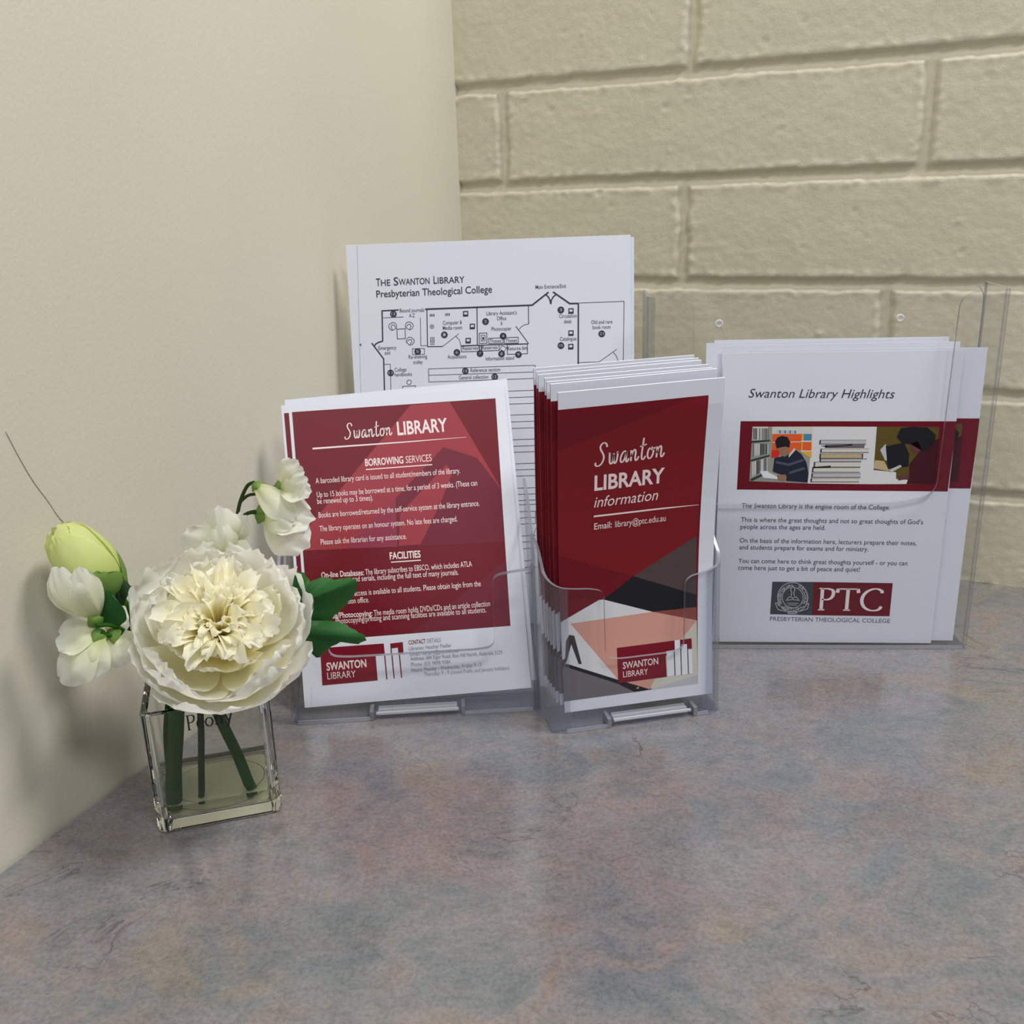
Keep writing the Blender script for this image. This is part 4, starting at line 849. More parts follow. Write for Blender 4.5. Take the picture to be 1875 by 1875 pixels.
# information brochures (folded to a third of A4)
bro = sheet_mesh('information_brochure', 0.0991, 0.2108, 0.0012, ART['broch'], lambda u, v: 0.0085 * math.sin(math.pi * min(1, v * 1.05)) * 0.9 - 0.0012 * math.cos(u * 3.1) * v, fold='red_deep')
BO = Vector((0.0299, 0.5549, 0.0094)); BNN = Vector((math.sin(R(-9.28)), math.cos(R(-9.28)), 0)); BX = Vector((math.cos(R(-9.28)), math.sin(R(9.28)), 0))
bl = ['red information brochure, front one of the stack, its cover and e-mail line in full view', 'second red brochure from the front, its white top edge just above the front cover', 'third red brochure from the front of the stack in the narrow holder', 'middle red brochure of the seven in the narrow clear holder',
      'third red brochure from the back of the stack in the narrow holder', 'red brochure second from the back of the stack, in front of the rearmost one', 'rearmost red brochure, standing highest and farthest left in the narrow holder']
for k, (lf, up) in enumerate(((0, 0), (.0022, .0040), (.0042, .0044), (.0054, .0056), (.0062, .0068), (.0072, .0078), (.0088, .0090))):
    place_sheet(bro, 'information_brochure', BO + BNN * (0.0017 + 0.0033 * k) - BX * lf + Vector((0, 0, up)), R(-9.28 + 0.35 * ((k * 7) % 3 - 1) * (k > 0)), R(-3.9 + 0.45 * k), R(1.22 + 0.25 * ((k * 5) % 3 - 1) * (k > 0)), bl[k], 'brochure', 'red brochures in the narrow clear holder')
# highlights sheets
hi = sheet_mesh('highlights_sheet', 0.1591, 0.2152, 0.00025, ART['high'], bow(-0.0006))
HO = Vector((0.1466, 0.6662, 0.0036)); HN = Vector((math.sin(R(4.51)), math.cos(R(4.51)), 0)); HX = Vector((math.cos(R(4.51)), -math.sin(R(4.51)), 0))
hl = ['white highlights sheet with photo strip, front one in the tall clear holder', 'second highlights sheet, sticking out at the right of the front one', 'third highlights sheet back, its top just above the front one', 'fourth highlights sheet back, poking out at the left of the pile', 'rearmost highlights sheet, its white top edge standing highest in the tall clear holder']
for k, (dx, up, ba, rl) in enumerate(((0, 0, 0, -.3), (.0165, .0012, .0030, -.45), (.0010, .0040, .0052, -.1), (-.0085, .0052, .0085, .15), (-.0040, .0066, .0115, -.3))):
    place_sheet(hi, 'highlights_sheet', HO + HX * dx + HN * ba + Vector((0, 0, up)), R(4.51), R(0.25 + 0.5 * k), R(rl), hl[k], 'paper sheet', 'highlights sheets in the tall clear holder')
# ------------------------------------------------------------------ clear brochure holders
def clear_holder(name, label, org, az, w, d, tilt_f, tilt_b, front, side, hb, rc=0.006, th=0.002, notch=None, holes=()):
    """front: (x, z) points of the front's top edge; side: (y, z) of each cheek's top edge from front to back"""
    root = empty(name, (org[0], org[1], 0.0002), -az); tag(root, label, 'brochure holder', 'clear plastic brochure holders')
    tf, tb = math.tan(tilt_f), math.tan(tilt_b)
    def sk(x, y, z):
        f = y / d; return (x, (1 - f) * z * tf + f * (d + z * tb), z)
    # top edge along the wrap left cheek -> front -> right cheek
    prof = [(d - y, z) for y, z in reversed(side)] + [(d + x, z) for x, z in front] + [(d + w + y, z) for y, z in side]
    q = [prof[0]]
    for s_, z_ in prof[1:]:
        if math.dist(q[-1], (s_, z_)) > 1e-5: q.append((s_, z_))
    fl = fillet([(s_, z_) for s_, z_ in q], 0.011, 7)
    dense = [fl[0]]
    for a in fl[1:]:
        n = max(1, int((a - dense[-1]).length / 0.004)); b0 = dense[-1].copy()
        for k in range(1, n + 1): dense.append(b0 + (a - b0) * k / n)
    def plan_pt(s_, off):
        a, b_ = d - rc, d + rc; c1, c2 = d + w - rc, d + w + rc
        ri = max(rc - off, 0.0005)
        if s_ <= a: return (off, d - s_)
        if s_ < b_:
            t = (s_ - a) / (2 * rc) * math.pi / 2; return (rc - ri * math.cos(t), rc - ri * math.sin(t))
        if s_ <= c1: return (s_ - d, off)
        if s_ < c2:
            t = (s_ - c1) / (2 * rc) * math.pi / 2; return (w - rc + ri * math.sin(t), rc - ri * math.cos(t))
        return (w - off, s_ - d - w)
    def bottom(s_):
        if not notch: return 0.0
        x = s_ - d; a, b_ = notch
        return 0.0045 * smoothstep(a, a + 0.004, x) * (1 - smoothstep(b_ - 0.004, b_, x))
    mb = MB(); O, I = [], []
    for sx, z in dense:
        ox, oy = plan_pt(sx, 0.0); ix, iy = plan_pt(sx, th); zb = bottom(sx)
        rows = 7
        O.append([sk(ox, oy, zb + (z - zb) * k / rows) for k in range(rows + 1)]); I.append([sk(ix, iy, zb + (z - zb) * k / rows) for k in range(rows + 1)])
    # the bends at the corners, where one looks through more plastic
    bend = lambda sx: min(abs(sx - d), abs(sx - d - w)) < rc * 1.15
    runs = []; k0 = 0
    for k in range(1, len(dense) + 1):
        if k == len(dense) or bend(dense[k].x) != bend(dense[k0].x):
            runs.append((k0, min(k, len(dense) - 1), bend(dense[k0].x))); k0 = k
    for a_, b_, bd in runs:
        mt = 'acrylic_bend' if bd else 'clear_acrylic'
        mb.grid(O[a_:b_ + 1], mt); mb.grid([list(reversed(r)) for r in I[a_:b_ + 1]], mt)
    mb.grid([[o[-1] for o in O], [i_[-1] for i_ in I]], 'acrylic_edge'); mb.grid([[i_[0] for i_ in I], [o[0] for o in O]], 'acrylic_edge')
    mb.grid([O[0], I[0]], 'acrylic_edge'); mb.grid([I[-1], O[-1]], 'acrylic_edge')
    # moulded rim along the foot of the front
    for a_, b_ in (((rc, notch[0] - 0.0012), (notch[1] + 0.0012, w - rc)) if notch else ((rc, w - rc),)):
        mb.box((a_, -0.0007, 0.0001), (b_, -0.00005, 0.0026), 'acrylic_rim')
    o = mb.build('front_pocket', root, smooth=False); fix_normals(o)
    # back sheet with rounded top corners
    mb = MB(); r_ = 0.012
    out = fillet([(th, 0.0), (th, hb), (w / 2, hb), (w - th, hb), (w - th, 0.0)], [0, r_, 0, r_, 0], 6)
    pts = [(p.x, p.y) for p in out]
    def bk(x, z, t): return (x, d + z * tb - 0.0002 - t, z)
    n = len(pts); vs = [bk(x, z, 0) for x, z in pts] + [bk(x, z, th) for x, z in pts]
    mb.add(vs, [tuple(range(n)), tuple(reversed(range(n, 2 * n)))], 'clear_acrylic')
    mb.add(vs, [(k, (k + 1) % n, n + (k + 1) % n, n + k) for k in range(n)], 'acrylic_edge')
    o = mb.build('back_sheet', root); fix_normals(o)
    mb = MB(); mb.box((th, th, 0.0002), (w - th, d - th - 0.0003, 0.0016), 'acrylic_bend'); mb.build('pocket_floor', root)
    if notch:
        a, b_ = notch; mb = MB()
        for k in range(4): mb.box((a + 0.004, 0.0022 + k * 0.0022, 0.0019), (b_ - 0.004, 0.0032 + k * 0.0022, 0.0042 + 0.0004 * (k % 2)), 'acrylic_rib')
        mb.box((a + 0.003, -0.0006, 0.0040), (b_ - 0.003, 0.0012, 0.0052), 'acrylic_rib')
        for x in (a, b_): mb.box((x - 0.0012, -0.0008, 0.0001), (x + 0.0012, 0.010, 0.0062), 'acrylic_edge')
        mb.build('card_ledge', root)
    for hx, hz in holes:
        mb = MB(); nn = 20; rr = []
        for rad, yy in ((0.0030, 0.0), (0.0030, 0.0009), (0.0022, 0.0015), (0.0013, 0.0009), (0.0010, 0.0)):
            rr.append([(hx + rad * math.cos(2 * math.pi * k / nn), d + hz * tb - 0.0022 - yy, hz + rad * math.sin(2 * math.pi * k / nn)) for k in range(nn + 1)])
        mb.grid(rr, 'acrylic_rib'); mb.build('screw_hole', root, smooth=True)
    return root
fw = 0.164
clear_holder('clear_flyer_holder', 'wide low clear plastic holder with the borrowing flyers, beside the vase', (-0.1490, 0.5684, 0), R(-3.4), fw, 0.026, R(1.0), R(20.5),
    [(0.0, .0990), (.0170, .0975), (.0285, .0955), (.0287, .0470), (.0400, .0455), (fw - .0400, .0455), (fw - .0287, .0470), (fw - .0285, .0955), (fw - .0170, .0975), (fw, .0990)],
    [(0.0, .0990), (.010, .118), (.018, .132), (.026, .138)], 0.150, rc=0.005, notch=(.053, .113))
bw = 0.1168
clear_holder('clear_brochure_holder', 'narrow clear plastic holder packed with red brochures', (0.0196, 0.5453, 0), R(-11.3), bw, 0.036, R(2.5), R(4.0),
    [(0.0, .1000), (.0130, .0960), (.0290, .0945), (.0370, .0920), (.0374, .0475), (.0470, .0460), (bw - .0375, .0460), (bw - .0275, .0480), (bw - .0270, .0950), (bw - .0150, .0975), (bw, .1010)],
    [(0.0, .1000), (.010, .106), (.022, .118), (.036, .120)], 0.128, rc=0.011, notch=(.039, .097))
hw = 0.2365
clear_holder('clear_sheet_holder', 'tall square clear plastic holder with the highlights sheets, at the right', (0.3302 - hw * math.cos(R(4.4)), 0.6480 + hw * math.sin(R(4.4)), 0), R(4.4), hw, 0.040, R(-0.4), R(0.0),
    [(0.0, .2585), (.0120, .2570), (.0318, .2560), (.0330, .1140), (.0560, .1120), (hw - .0600, .1120), (hw - .0345, .1180), (hw - .0322, .2555), (hw - .0120, .2570), (hw, .2585)],
    [(0.0, .2585), (.020, .2588), (.040, .2590)], 0.2580, rc=0.004, holes=((hw - .1828, .2347), (hw - .0579, .2358)))
# ------------------------------------------------------------------ glass vase
VAZ = R(-15.3); VC = Vector((-0.1730, 0.4902, 0))
VX = Vector((math.cos(VAZ), -math.sin(VAZ), 0)); VN = Vector((math.sin(VAZ), math.cos(VAZ), 0))
def vw(x, y, z): return VC + VX * x + VN * y + Vector((0, 0, z))
vase = empty('square_glass_vase', VC, -VAZ); tag(vase, 'small square glass vase with shallow water, holding the white flowers', 'vase')
def rrect(hx, hy, r, z, n=5):
    out = []
    for cx, cy, a0 in ((hx - r, hy - r, 0), (-hx + r, hy - r, 90), (-hx + r, -hy + r, 180), (hx - r, -hy + r, 270)):
        for k in range(n + 1):
            a = R(a0 + 90 * k / n); out.append((cx + r * math.cos(a), cy + r * math.sin(a), z))
    return out
def loft(mb, loops, mat, cap0=True, cap1=True):
    n = len(loops[0]); vs = [p for l in loops for p in l]; fs = []
    for i in range(len(loops) - 1):
        for k in range(n): fs.append((i * n + k, i * n + (k + 1) % n, (i + 1) * n + (k + 1) % n, (i + 1) * n + k))
    if cap0: fs.append(tuple(reversed(range(n))))
    if cap1: fs.append(tuple((len(loops) - 1) * n + k for k in range(n)))
    mb.add(vs, fs, mat)
hx, hy, H_, tk, fl_ = 0.0332, 0.0280, 0.073, 0.0036, 0.0062
mb = MB()
loft(mb, [rrect(hx - .002, hy - .002, .003, .0002), rrect(hx - .0005, hy - .0005, .0042, .0010), rrect(hx, hy, .0045, .0025), rrect(hx, hy, .0045, H_ - .0012), rrect(hx - .0006, hy - .0006, .0042, H_ - .0002), rrect(hx - .0018, hy - .0018, .0036, H_),
          rrect(hx - tk + .0006, hy - tk + .0006, .0030, H_ - .0003), rrect(hx - tk, hy - tk, .0026, H_ - .0015), rrect(hx - tk, hy - tk, .0026, fl_ + .0025), rrect(hx - tk - .0008, hy - tk - .0008, .0026, fl_ + .0006), rrect(hx - tk - .0025, hy - tk - .0025, .0026, fl_)], 'vase_glass')
o = mb.build('glass_body', vase); fix_normals(o)
mb = MB(); e = 0.0003
loft(mb, [rrect(hx - tk - .0023, hy - tk - .0023, .0026, fl_ - e), rrect(hx - tk + e, hy - tk + e, .0026, fl_ + .0025), rrect(hx - tk + e, hy - tk + e, .0026, 0.0150)], 'clear_water')
o = mb.build('water', vase); fix_normals(o)
mb = MB(); loft(mb, [rrect(hx - tk - .0030, hy - tk - .0030, .004, fl_ + .0004), rrect(hx - tk - .0030, hy - tk - .0030, .004, fl_ + .0012)], 'cream_pad')  # pad added to give the glass floor its pale cream look
rg = [[((hx - .0075) * math.cos(k * math.pi / 24) * s, (hy - .0070) * math.sin(k * math.pi / 24) * s, fl_ + .00135) for s in (0.98, 1.0)] for k in range(49)]
mb.grid(rg, 'pad_line'); mb.build('added_base_pad', vase)
vs, fs, wd = stroke_word('Peony', SERIF, 0.055, 0.125, 0.07)
k = 0.0242 / wd; mb = MB(); mb.add([(-0.0105 + x * k, -hy - 0.00006, 0.0602 + y * 0.0088 + 0.0014 * (x / wd)) for x, y in vs], fs, 'vase_lettering'); mb.build('lettering', vase)
# ------------------------------------------------------------------ flowers
def basis(a):
    ez = Vector(a).normalized(); ex = Vector((0, 0, 1)).cross(ez).normalized(); return ex, ez.cross(ex), ez
def cr(pts, t):
    n = len(pts) - 1; x = min(n - 1e-6, max(0, t * n)); i = int(x); t = x - i
    a, b_, c_, d_ = pts[max(i - 1, 0)], pts[i], pts[i + 1], pts[min(i + 2, n)]
    return tuple(0.5 * (2 * b_[q] + (c_[q] - a[q]) * t + (2 * a[q] - 5 * b_[q] + 4 * c_[q] - d_[q]) * t * t + (3 * b_[q] - a[q] - 3 * c_[q] + d_[q]) * t ** 3) for q in range(len(b_)))
def whorl_petal(mb, c, fr, phi, prof, wid, ns, nt, mat, ruf=0.002, seed=0, wrap=0.04, notch=0.10, t0=0.0, frill=0.0, twist=None):
    """petal on a profile (r, h) about the axis; wid: widths along it"""
    ex, ey, ez = fr; pts, tone = [], []
    for j in range(nt + 1):
        t = -1 + 2 * j / nt; row, tr = [], []
        end = 1 - notch * abs(t) ** 2.5 - 0.045 * noise.noise(Vector((t * 2.2, seed * 3.7, 1.0))) - frill * abs(noise.noise(Vector((t * 7, seed * 1.9, 4.0))))
        for i in range(ns + 1):
            s = i / ns * end; r, h = cr(prof, s); w_ = cr(wid, i / ns)[0] * 0.5
            k = noise.noise(Vector((t * 1.9 + seed * 5.1, s * 3.0, seed * 1.3))); k2 = noise.noise(Vector((t * 5.5, s * 6, seed * 2.2 + 7)))
            e = s * s
            h += ruf * e * (k * 2.2 + k2 * (0.5 + abs(t))); r += ruf * e * k2 * 1.2
            RR = max(r, wrap); lat = t * w_; a = lat / RR
            er = math.cos(phi) * ex + math.sin(phi) * ey; et = -math.sin(phi) * ex + math.cos(phi) * ey
            if twist is not None:
                r2, h2 = cr(prof, min(1, s + 0.04)); r1, h1 = cr(prof, max(0, s - 0.04)); tg = Vector((r2 - r1, h2 - h1)).normalized()
                tw = twist * (0.35 + 0.65 * s); ld = et * math.cos(tw) + (er * -tg.y + ez * tg.x) * math.sin(tw)
                row.append(c + er * r + ld * lat + (er * -tg.y + ez * tg.x) * (0.55 * w_ * (abs(t) ** 2) * math.cos(tw)) + ez * h); tr.append(t0 + (1 - t0) * i / ns); continue
            row.append(c + er * (r - RR * (1 - math.cos(a))) + et * (RR * math.sin(a)) + ez * h); tr.append(t0 + (1 - t0) * i / ns)
        pts.append(row); tone.append(tr)
    mb.grid(pts, mat, tone)
def fan_petal(mb, base, tip, width, nrm, mat, wp, cs=0.0, ct=0.0, ruf=0.0, seed=0, ns=10, nt=12, tone_rng=(0, 1), notch=0.12):
    base, tip, nrm = Vector(base), Vector(tip), Vector(nrm)
    L_ = tip - base; ln = L_.length; side = nrm.cross(L_).normalized(); nn = L_.cross(side).normalized(); pts, tone = [], []
    if nn.dot(nrm) < 0: nn = -nn
    for j in range(nt + 1):
        t = -1 + 2 * j / nt; row, tr = [], []; end = 1 - notch * abs(t) ** 2 - 0.06 * noise.noise(Vector((t * 2, seed, 2.0)))
        for i in range(ns + 1):
            s = i / ns * end; w_ = cr(wp, i / ns)[0] * width * 0.5
            k = noise.noise(Vector((t * 2.0 + seed * 3.3, s * 2.4, seed))); k2 = noise.noise(Vector((t * 4.5, s * 5, seed + 11.0)))
            row.append(base + L_ * s + side * (t * w_) + nn * (cs * math.sin(math.pi * s) * ln + ct * (t * t) * w_ * 2 + ruf * (k * 1.6 + k2 * 0.7) * (0.25 + s)))
            tr.append(tone_rng[0] + (tone_rng[1] - tone_rng[0]) * i / ns)
        pts.append(row); tone.append(tr)
    mb.grid(pts, mat, tone)
def leaf(mb, base, outline, nrm, mat, dome=0.004, seed=0, rings=7):
    """a lobed leaf: rings shrink from its outline to the stalk; veins ridge outwards"""
    base = Vector(base); P = []
    for i in range(len(outline)):
        for k in range(3): P.append(Vector(cr([outline[i - 1], outline[i], outline[(i + 1) % len(outline)]] if False else [outline[(i + q) % len(outline)] for q in (-1, 0, 1, 2)], (1 + k / 3) / 3)))
    nrm = Vector(nrm).normalized(); rows, tone = [], []
    for i, p in enumerate(P + P[:1]):
        row, tr = [], []
        jag = 1 + 0.018 * (1 if i % 2 else -1)
        for k in range(rings + 1):
            s = 0.04 + 0.96 * k / rings; q = base + (p - base) * (s * (jag if k == rings else 1))
            q += nrm * (dome * math.sin(math.pi * s) + 0.0012 * s * math.sin(i * 0.45 + seed) + 0.0025 * noise.noise(q * 60 + Vector((seed, 0, 0))))
            row.append(q); tr.append(k / rings)
        rows.append(row); tone.append(tr)
    mb.grid(rows, mat, tone)
def solid(o, th):
    md = o.modifiers.new('thickness', 'SOLIDIFY'); md.thickness = th; md.offset = 0
TOCAM = Vector((0.05, -0.9, 0.42)).normalized()
def local(o_list, root):
    inv = root.matrix_basis.inverted()
    for o in o_list:
        o.data.transform(inv); o.parent = root
# --- the big peony
peony = empty('peony_flower', vw(.010, -.010, .010)); tag(peony, 'large open cream-white peony bloom with ruffled petals, above the vase', 'flower')
PC = Vector((-0.1533, 0.466, 0.1180)); FR = basis((0.20, -0.58, 0.79))
parts = []; rp = random.Random(11)
def padd(name, fn, smooth=True, sol=None):
    mb = MB(); fn(mb); o = mb.build(name, None, smooth); parts.append(o)
    if sol: solid(o, sol)
    return o
def layer(name, n, prof, wid, mat, off, ruf, seed, wrap, ns=12, nt=14, jit=0.12, notch=0.1, frill=0.03):
    for k in range(n):
        ph = off + 2 * math.pi * k / n + rp.uniform(-jit, jit); sc = rp.uniform(0.93, 1.05); dz = rp.uniform(-.0012, .0012)
        pf = [(r * sc, h * sc + dz * 2) for r, h in prof]
        padd(name, lambda mb: whorl_petal(mb, PC, FR, ph, pf, wid, ns, nt, mat, ruf, seed + k, wrap, notch, 0.0, frill))
m_ = .00094
layer('outer_petal', 6, [(4*m_, -26*m_), (26*m_, -27*m_), (43*m_, -17*m_), (50*m_, -4*m_), (51*m_, 5*m_)], [(10*m_,), (40*m_,), (58*m_,), (56*m_,), (34*m_,)], 'peony_outer_petal', 0.35, .0030, 1, .040, jit=.2, notch=.12, frill=.018)
layer('outer_petal', 6, [(4*m_, -22*m_), (25*m_, -22*m_), (40*m_, -11*m_), (46*m_, 3*m_), (45*m_, 12*m_)], [(10*m_,), (36*m_,), (52*m_,), (50*m_,), (30*m_,)], 'peony_outer_petal', 0.85, .0032, 20, .034, jit=.22, notch=.12, frill=.018)
layer('outer_petal', 5, [(3*m_, -17*m_), (21*m_, -17*m_), (35*m_, -7*m_), (40*m_, 6*m_), (37*m_, 14*m_)], [(8*m_,), (30*m_,), (44*m_,), (42*m_,), (26*m_,)], 'peony_outer_petal', 0.1, .0034, 40, .028, jit=.25, notch=.14, frill=.02)
CC = PC + FR[2] * 0.003 - FR[1] * 0.0015
layer('inner_petal', 9, [(2*m_, -13*m_), (16*m_, -11*m_), (27*m_, -1*m_), (32*m_, 8*m_), (32*m_, 12*m_)], [(6*m_,), (15*m_,), (23*m_,), (23*m_,), (15*m_,)], 'peony_inner_petal', 0.3, .0026, 60, .020, jit=.2, notch=.16, frill=.05)
layer('inner_petal', 8, [(2*m_, -11*m_), (12*m_, -8*m_), (20*m_, 3*m_), (24*m_, 10*m_), (23*m_, 13*m_)], [(5*m_,), (12*m_,), (18*m_,), (18*m_,), (12*m_,)], 'peony_inner_petal', 0.7, .0026, 80, .014, jit=.25, notch=.16, frill=.06)
# the crowded heart: narrow folded petals fanning out from the middle
nin = 83
for k in range(nin):
    u = ((k + 0.5) / nin) ** 0.7; ph = 2.399963 * k + rp.uniform(-.3, .3)
    rt = (6 + 25 * u) * m_ * rp.uniform(.85, 1.15); ht = (16 - 5.5 * u * u) * m_ + rp.uniform(-2.5, 2.5) * m_; rb = (0.8 + 9 * u) * m_
    pf = [(rb, -9*m_), (rb + (rt - rb) * .30, ht * .38 - 2*m_), (rb + (rt - rb) * .64, ht * .90), (rt * .95, ht * 1.02), (rt * rp.uniform(1.0, 1.12), ht - rp.uniform(0.0, 2.5) * m_)]
    ww = (4.6 + 5.0 * u) * m_ * rp.uniform(.75, 1.35); tw = rp.choice([-1, 1]) * rp.uniform(.1, 1.15)
    padd('inner_petal', lambda mb: whorl_petal(mb, CC, FR, ph, pf, [(ww * .5,), (ww * .85,), (ww * 1.05,), (ww * 1.15,), (ww * .85,)], 11, 6, 'peony_inner_petal', .0017, k * 1.7, .0045, 0.14, 0.0, 0.24, tw))
padd('stem', lambda mb: mb.tube([vw(.0178, -.0150, .0092), vw(.0125, -.012, .032), vw(.005, -.009, .058), vw(.003, -.008, .078), PC - FR[2] * .026], [.0031, .0030, .0030, .0030, .004], 'stem_green', 12))
padd('leaf', lambda mb: leaf(mb, (-.1230, .492, .1150), [(-.1191,.497,.1317),(-.1142,.499,.1325),(-.111,.497,.1285),(-.1043,.497,.1310),(-.0979,.499,.1282),(-.0895,.497,.1298),(-.0852,.495,.1284),(-.0865,.496,.1226),(-.0906,.497,.1163),(-.0971,.497,.110),(-.1036,.496,.1044),(-.1112,.496,.104)], TOCAM, 'leaf_green', .003, 1))
padd('leaf', lambda mb: leaf(mb, (-.1200, .490, .1000), [(-.1131,.494,.1106),(-.1044,.494,.1067),(-.0956,.494,.1048),(-.0884,.493,.1006),(-.0821,.492,.0961),(-.0876,.493,.092),(-.0966,.494,.093),(-.1045,.494,.0886),(-.111,.494,.0838),(-.1138,.494,.0921)], TOCAM, 'leaf_green', .003, 4))
padd('leaf', lambda mb: leaf(mb, (-.1780, .474, .0770), [(-.1972,.470,.0858),(-.1900,.470,.0835),(-.1830,.470,.0810),(-.1800,.471,.0775),(-.1860,.470,.0785),(-.1930,.470,.0825)], TOCAM, 'leaf_dark', .0005, 2))
padd('leaf_stalk', lambda mb: mb.tube([PC - FR[2] * .024, (-.134, .490, .106), (-.1195, .492, .1135)], [.0013, .0012, .0009], 'stem_green', 8))
padd('leaf_stalk', lambda mb: mb.tube([PC - FR[2] * .024, (-.136, .490, .100), (-.1170, .491, .0995)], [.0013, .0012, .0009], 'stem_green', 8))
local(parts, peony)
# --- the green-tipped bud at the left
bud = empty('peony_bud', vw(-.020, -.010, .010)); tag(bud, 'closed pale green peony bud, at the left of the bloom', 'flower bud'); parts = []
b0, b1 = Vector((-.2110, .4800, .1290)), Vector((-.2310, .4730, .1705)); ax = (b1 - b0); BL = ax.length; FB = basis(ax)
for k in range(7):
    ph = 2.4 * k + .5; rr = 1.0 + 0.035 * k
    pf = [(1.5*m_, 0.0), (10.8*m_ * rr, BL * .16), (14.0*m_ * rr, BL * .48), (11.2*m_ * rr, BL * .82), ((3.5 + 1.1 * k)*m_, BL * (1.04 - .016 * k))]
    padd('bud_petal', lambda mb: whorl_petal(mb, b0, FB, ph, pf, [(6*m_,), (30*m_,), (40*m_,), (30*m_,), (14*m_,)], 12, 12, 'bud_petal', .0007, k + 3, .012, 0.10, 0.0, 0.03))
for ph, ln in ((-1.3, .46), (-2.7, .36), (0.2, .40), (1.8, .45)):
    pf = [(2.0*m_, -1.5*m_), (12.2*m_, BL * .12), (15.9*m_, BL * .30), (16.7*m_, BL * ln), (16.5*m_, BL * (ln + .06))]
    padd('sepal', lambda mb: whorl_petal(mb, b0, FB, ph, pf, [(8*m_,), (22*m_,), (26*m_,), (20*m_,), (8*m_,)], 8, 8, 'sepal_green', .0006, ph, .018, 0.25, 0.0, 0.02))
padd('stem', lambda mb: mb.tube([vw(-.0240, -.0150, .0095), vw(-.0215, -.0145, .032), vw(-.0170, -.012, .058), vw(-.0150, -.006, .080), (-.1985, .480, .108), b0 + Vector((.001, .002, -.002))], [.0045, .0043, .0042, .0036, .0030, .0036], 'stem_green', 12))
padd('leaf', lambda mb: leaf(mb, (-.2045, .474, .1265), [(-.2093,.474,.150),(-.2064,.476,.150),(-.2044,.476,.1438),(-.2004,.476,.1389),(-.1986,.476,.1357),(-.2041,.476,.1346),(-.2057,.476,.1292),(-.2054,.476,.1198),(-.2027,.476,.1109),(-.2013,.476,.1076),(-.2077,.476,.1129),(-.2129,.476,.1231),(-.2143,.476,.1356)], TOCAM, 'leaf_dark', .002, 3))
padd('leaf', lambda mb: fan_petal(mb, (-.2045, .459, .1230), (-.2030, .4555, .1435), .017, TOCAM, 'leaf_green', [(.4,), (.9,), (1,), (.8,), (.25,)], .06, .12, .0006, 5))
padd('leaf', lambda mb: fan_petal(mb, (-.2100, .462, .1240), (-.2090, .461, .1390), .014, TOCAM, 'leaf_dark', [(.4,), (.9,), (1,), (.8,), (.3,)], .05, .1, .0006, 6))
local(parts, bud)
# --- sweet pea blooms below the bud
WP = [(.22,), (.62,), (.95,), (1.05,), (.62,)]
spl = empty('sweet_pea_sprig', vw(-.026, -.004, .010)); tag(spl, 'drooping white sweet pea sprig hanging at the lower left, under the bud', 'flower'); parts = []
def fan(name, *a, **k): padd(name, lambda mb: fan_petal(mb, *a, **k))
NL_, NR_ = Vector((-.5, -.8, .3)), Vector((.5, -.8, .3))
fan('petal', (-.2115, .4560, .1270), (-.2225, .4450, .1600), .0220, (-.35, -.85, .3), 'sweet_pea_petal', WP, .18, -.22, .0014, 1)
fan('petal', (-.2110, .4550, .1270), (-.2105, .4440, .1600), .0150, (.55, -.8, .2), 'sweet_pea_petal', WP, .12, -.18, .0012, 2)
fan('petal', (-.2118, .4580, .1275), (-.2265, .4520, .1560), .0200, (-.5, -.8, .2), 'sweet_pea_petal', WP, .10, .15, .0016, 3)
fan('petal', (-.2085, .4520, .1215), (-.2290, .4440, .0985), .0230, (-.3, -.85, .35), 'sweet_pea_petal', WP, .16, -.20, .0018, 4)
fan('petal', (-.2080, .4510, .1210), (-.2165, .4430, .1010), .0180, (.2, -.9, .3), 'sweet_pea_petal', WP, .15, -.20, .0016, 5)
fan('petal', (-.2085, .4540, .1225), (-.2305, .4500, .1170), .0180, (-.2, -.8, .5), 'sweet_pea_petal', WP, .12, .10, .0018, 6)
fan('petal', (-.2060, .4560, .1190), (-.2000, .4520, .1030), .0170, (.3, -.9, .2), 'sweet_pea_petal', WP, .12, -.10, .0014, 7)
fan('petal', (-.2050, .4600, .1190), (-.1975, .4600, .1050), .0180, (.4, -.85, .3), 'sweet_pea_petal', WP, .10, .12, .0014, 8)
fan('petal', (-.2085, .4590, .1235), (-.1985, .4620, .1200), .0200, (.2, -.9, .3), 'sweet_pea_petal', WP, .10, -.12, .0014, 9)
for a, b_, w_ in (((-.2095, .4535, .1245), (-.2130, .4505, .1330), .0085), ((-.2085, .4525, .1240), (-.2120, .4480, .1170), .0080), ((-.2045, .4560, .1225), (-.2035, .4535, .1140), .0080)):
    fan('calyx', a, b_, w_, TOCAM, 'sepal_green', [(.5,), (1,), (.9,), (.55,), (.1,)], .15, -.3, .0004, 3, ns=7, nt=8)
padd('stem', lambda mb: mb.tube([vw(-.0262, -.003, .0100), vw(-.0245, -.001, .045), vw(-.0205, .004, .078), (-.2045, .471, .1000), (-.2010, .462, .1175), (-.2040, .4530, .1255), (-.2085, .4515, .1262), (-.2110, .4530, .1275)], [.0016, .0016, .0015, .0013, .0011, .0010, .0010, .0012], 'stem_green', 8))
padd('stem', lambda mb: mb.tube([(-.2010, .462, .1175), (-.2045, .4545, .1190), (-.2085, .4515, .1225)], [.0010, .0010, .0012], 'stem_green', 8))
local(parts, spl)
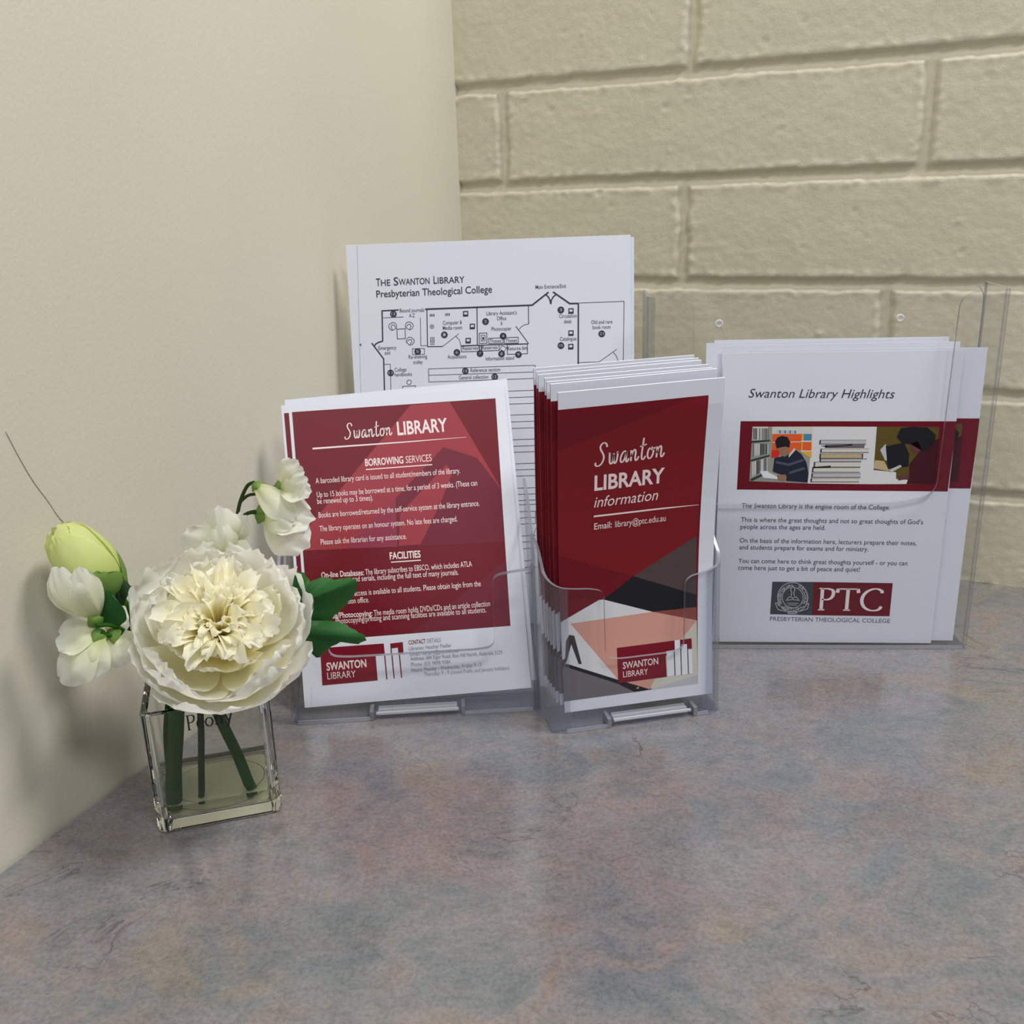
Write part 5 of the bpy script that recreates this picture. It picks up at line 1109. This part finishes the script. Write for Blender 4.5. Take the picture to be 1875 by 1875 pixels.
# --- sweet pea blooms arching over to the right
spr = empty('sweet_pea_sprig', vw(-.006, -.008, .010)); tag(spr, 'white sweet pea sprig arching up to the right, in front of the red flyer', 'flower'); parts = []
fan('petal', (-.1580, .5140, .1400), (-.1600, .5060, .1700), .0200, TOCAM, 'sweet_pea_petal', WP, .14, -.20, .0016, 11)
fan('petal', (-.1600, .5130, .1400), (-.1790, .5050, .1560), .0230, (-.4, -.85, .3), 'sweet_pea_petal', WP, .15, -.14, .0018, 12)
fan('petal', (-.1585, .5090, .1400), (-.1570, .5010, .1610), .0150, (.2, -.9, .3), 'sweet_pea_petal', WP, .20, -.28, .0012, 13)
fan('petal', (-.1600, .5110, .1430), (-.1420, .5040, .1390), .0160, (.1, -.85, .5), 'sweet_pea_petal', WP, .14, .12, .0016, 14)
fan('petal', (-.1580, .5150, .1430), (-.1485, .5120, .1640), .0150, (.4, -.85, .3), 'sweet_pea_petal', WP, .12, -.14, .0014, 15)
fan('petal', (-.1368, .5160, .1625), (-.1130, .5040, .1450), .0260, (-.1, -.9, .4), 'sweet_pea_petal', WP, .14, -.18, .0018, 16)
fan('petal', (-.1360, .5180, .1630), (-.1090, .5080, .1590), .0240, (.1, -.85, .5), 'sweet_pea_petal', WP, .12, .12, .0020, 17)
fan('petal', (-.1365, .5150, .1620), (-.1190, .5030, .1580), .0150, TOCAM, 'sweet_pea_petal', WP, .22, -.25, .0014, 18)
fan('petal', (-.1400, .5150, .1790), (-.1180, .5060, .1610), .0160, (.2, -.85, .45), 'sweet_pea_petal', WP, .16, -.20, .0012, 19)
fan('petal', (-.1262, .5150, .1770), (-.1140, .5100, .1930), .0160, TOCAM, 'sweet_pea_petal', WP, .14, -.20, .0014, 20)
fan('petal', (-.1262, .5140, .1765), (-.1095, .5060, .1850), .0170, (.1, -.9, .4), 'sweet_pea_petal', WP, .14, -.16, .0016, 21)
fan('petal', (-.1262, .5140, .1760), (-.1075, .5060, .1755), .0150, (.1, -.8, .6), 'sweet_pea_petal', WP, .12, .14, .0016, 22)
for a, b_, w_ in (((-.1425, .5180, .1615), (-.1330, .5120, .1600), .0095), ((-.1420, .5180, .1620), (-.1345, .5130, .1660), .0080), ((-.1300, .5170, .1775), (-.1235, .5120, .1790), .0080), ((-.1415, .5160, .1795), (-.1360, .5120, .1770), .0075)):
    fan('calyx', a, b_, w_, TOCAM, 'sepal_green', [(.45,), (1,), (.9,), (.5,), (.1,)], .18, -.35, .0004, 3, ns=7, nt=8)
padd('stem', lambda mb: mb.tube([vw(-.0095, -.0150, .0095), vw(-.0055, -.012, .045), vw(-.001, -.004, .078), (-.1620, .512, .115), (-.1560, .520, .1450), (-.1518, .520, .1645), (-.1460, .520, .1765), (-.1410, .518, .1795)], [.0018, .0018, .0017, .0014, .0012, .0011, .0010, .0010], 'stem_dark', 8))
padd('stem', lambda mb: mb.tube([(-.1505, .520, .1680), (-.1450, .519, .1720), (-.1369, .517, .1735), (-.1300, .516, .1770)], [.0009, .0009, .0009, .0010], 'stem_dark', 8))
padd('stem', lambda mb: mb.tube([(-.1556, .520, .1480), (-.1500, .520, .1590), (-.1450, .519, .1620), (-.1405, .518, .1620)], [.0010, .0010, .0011, .0016], 'stem_dark', 8))
local(parts, spr)
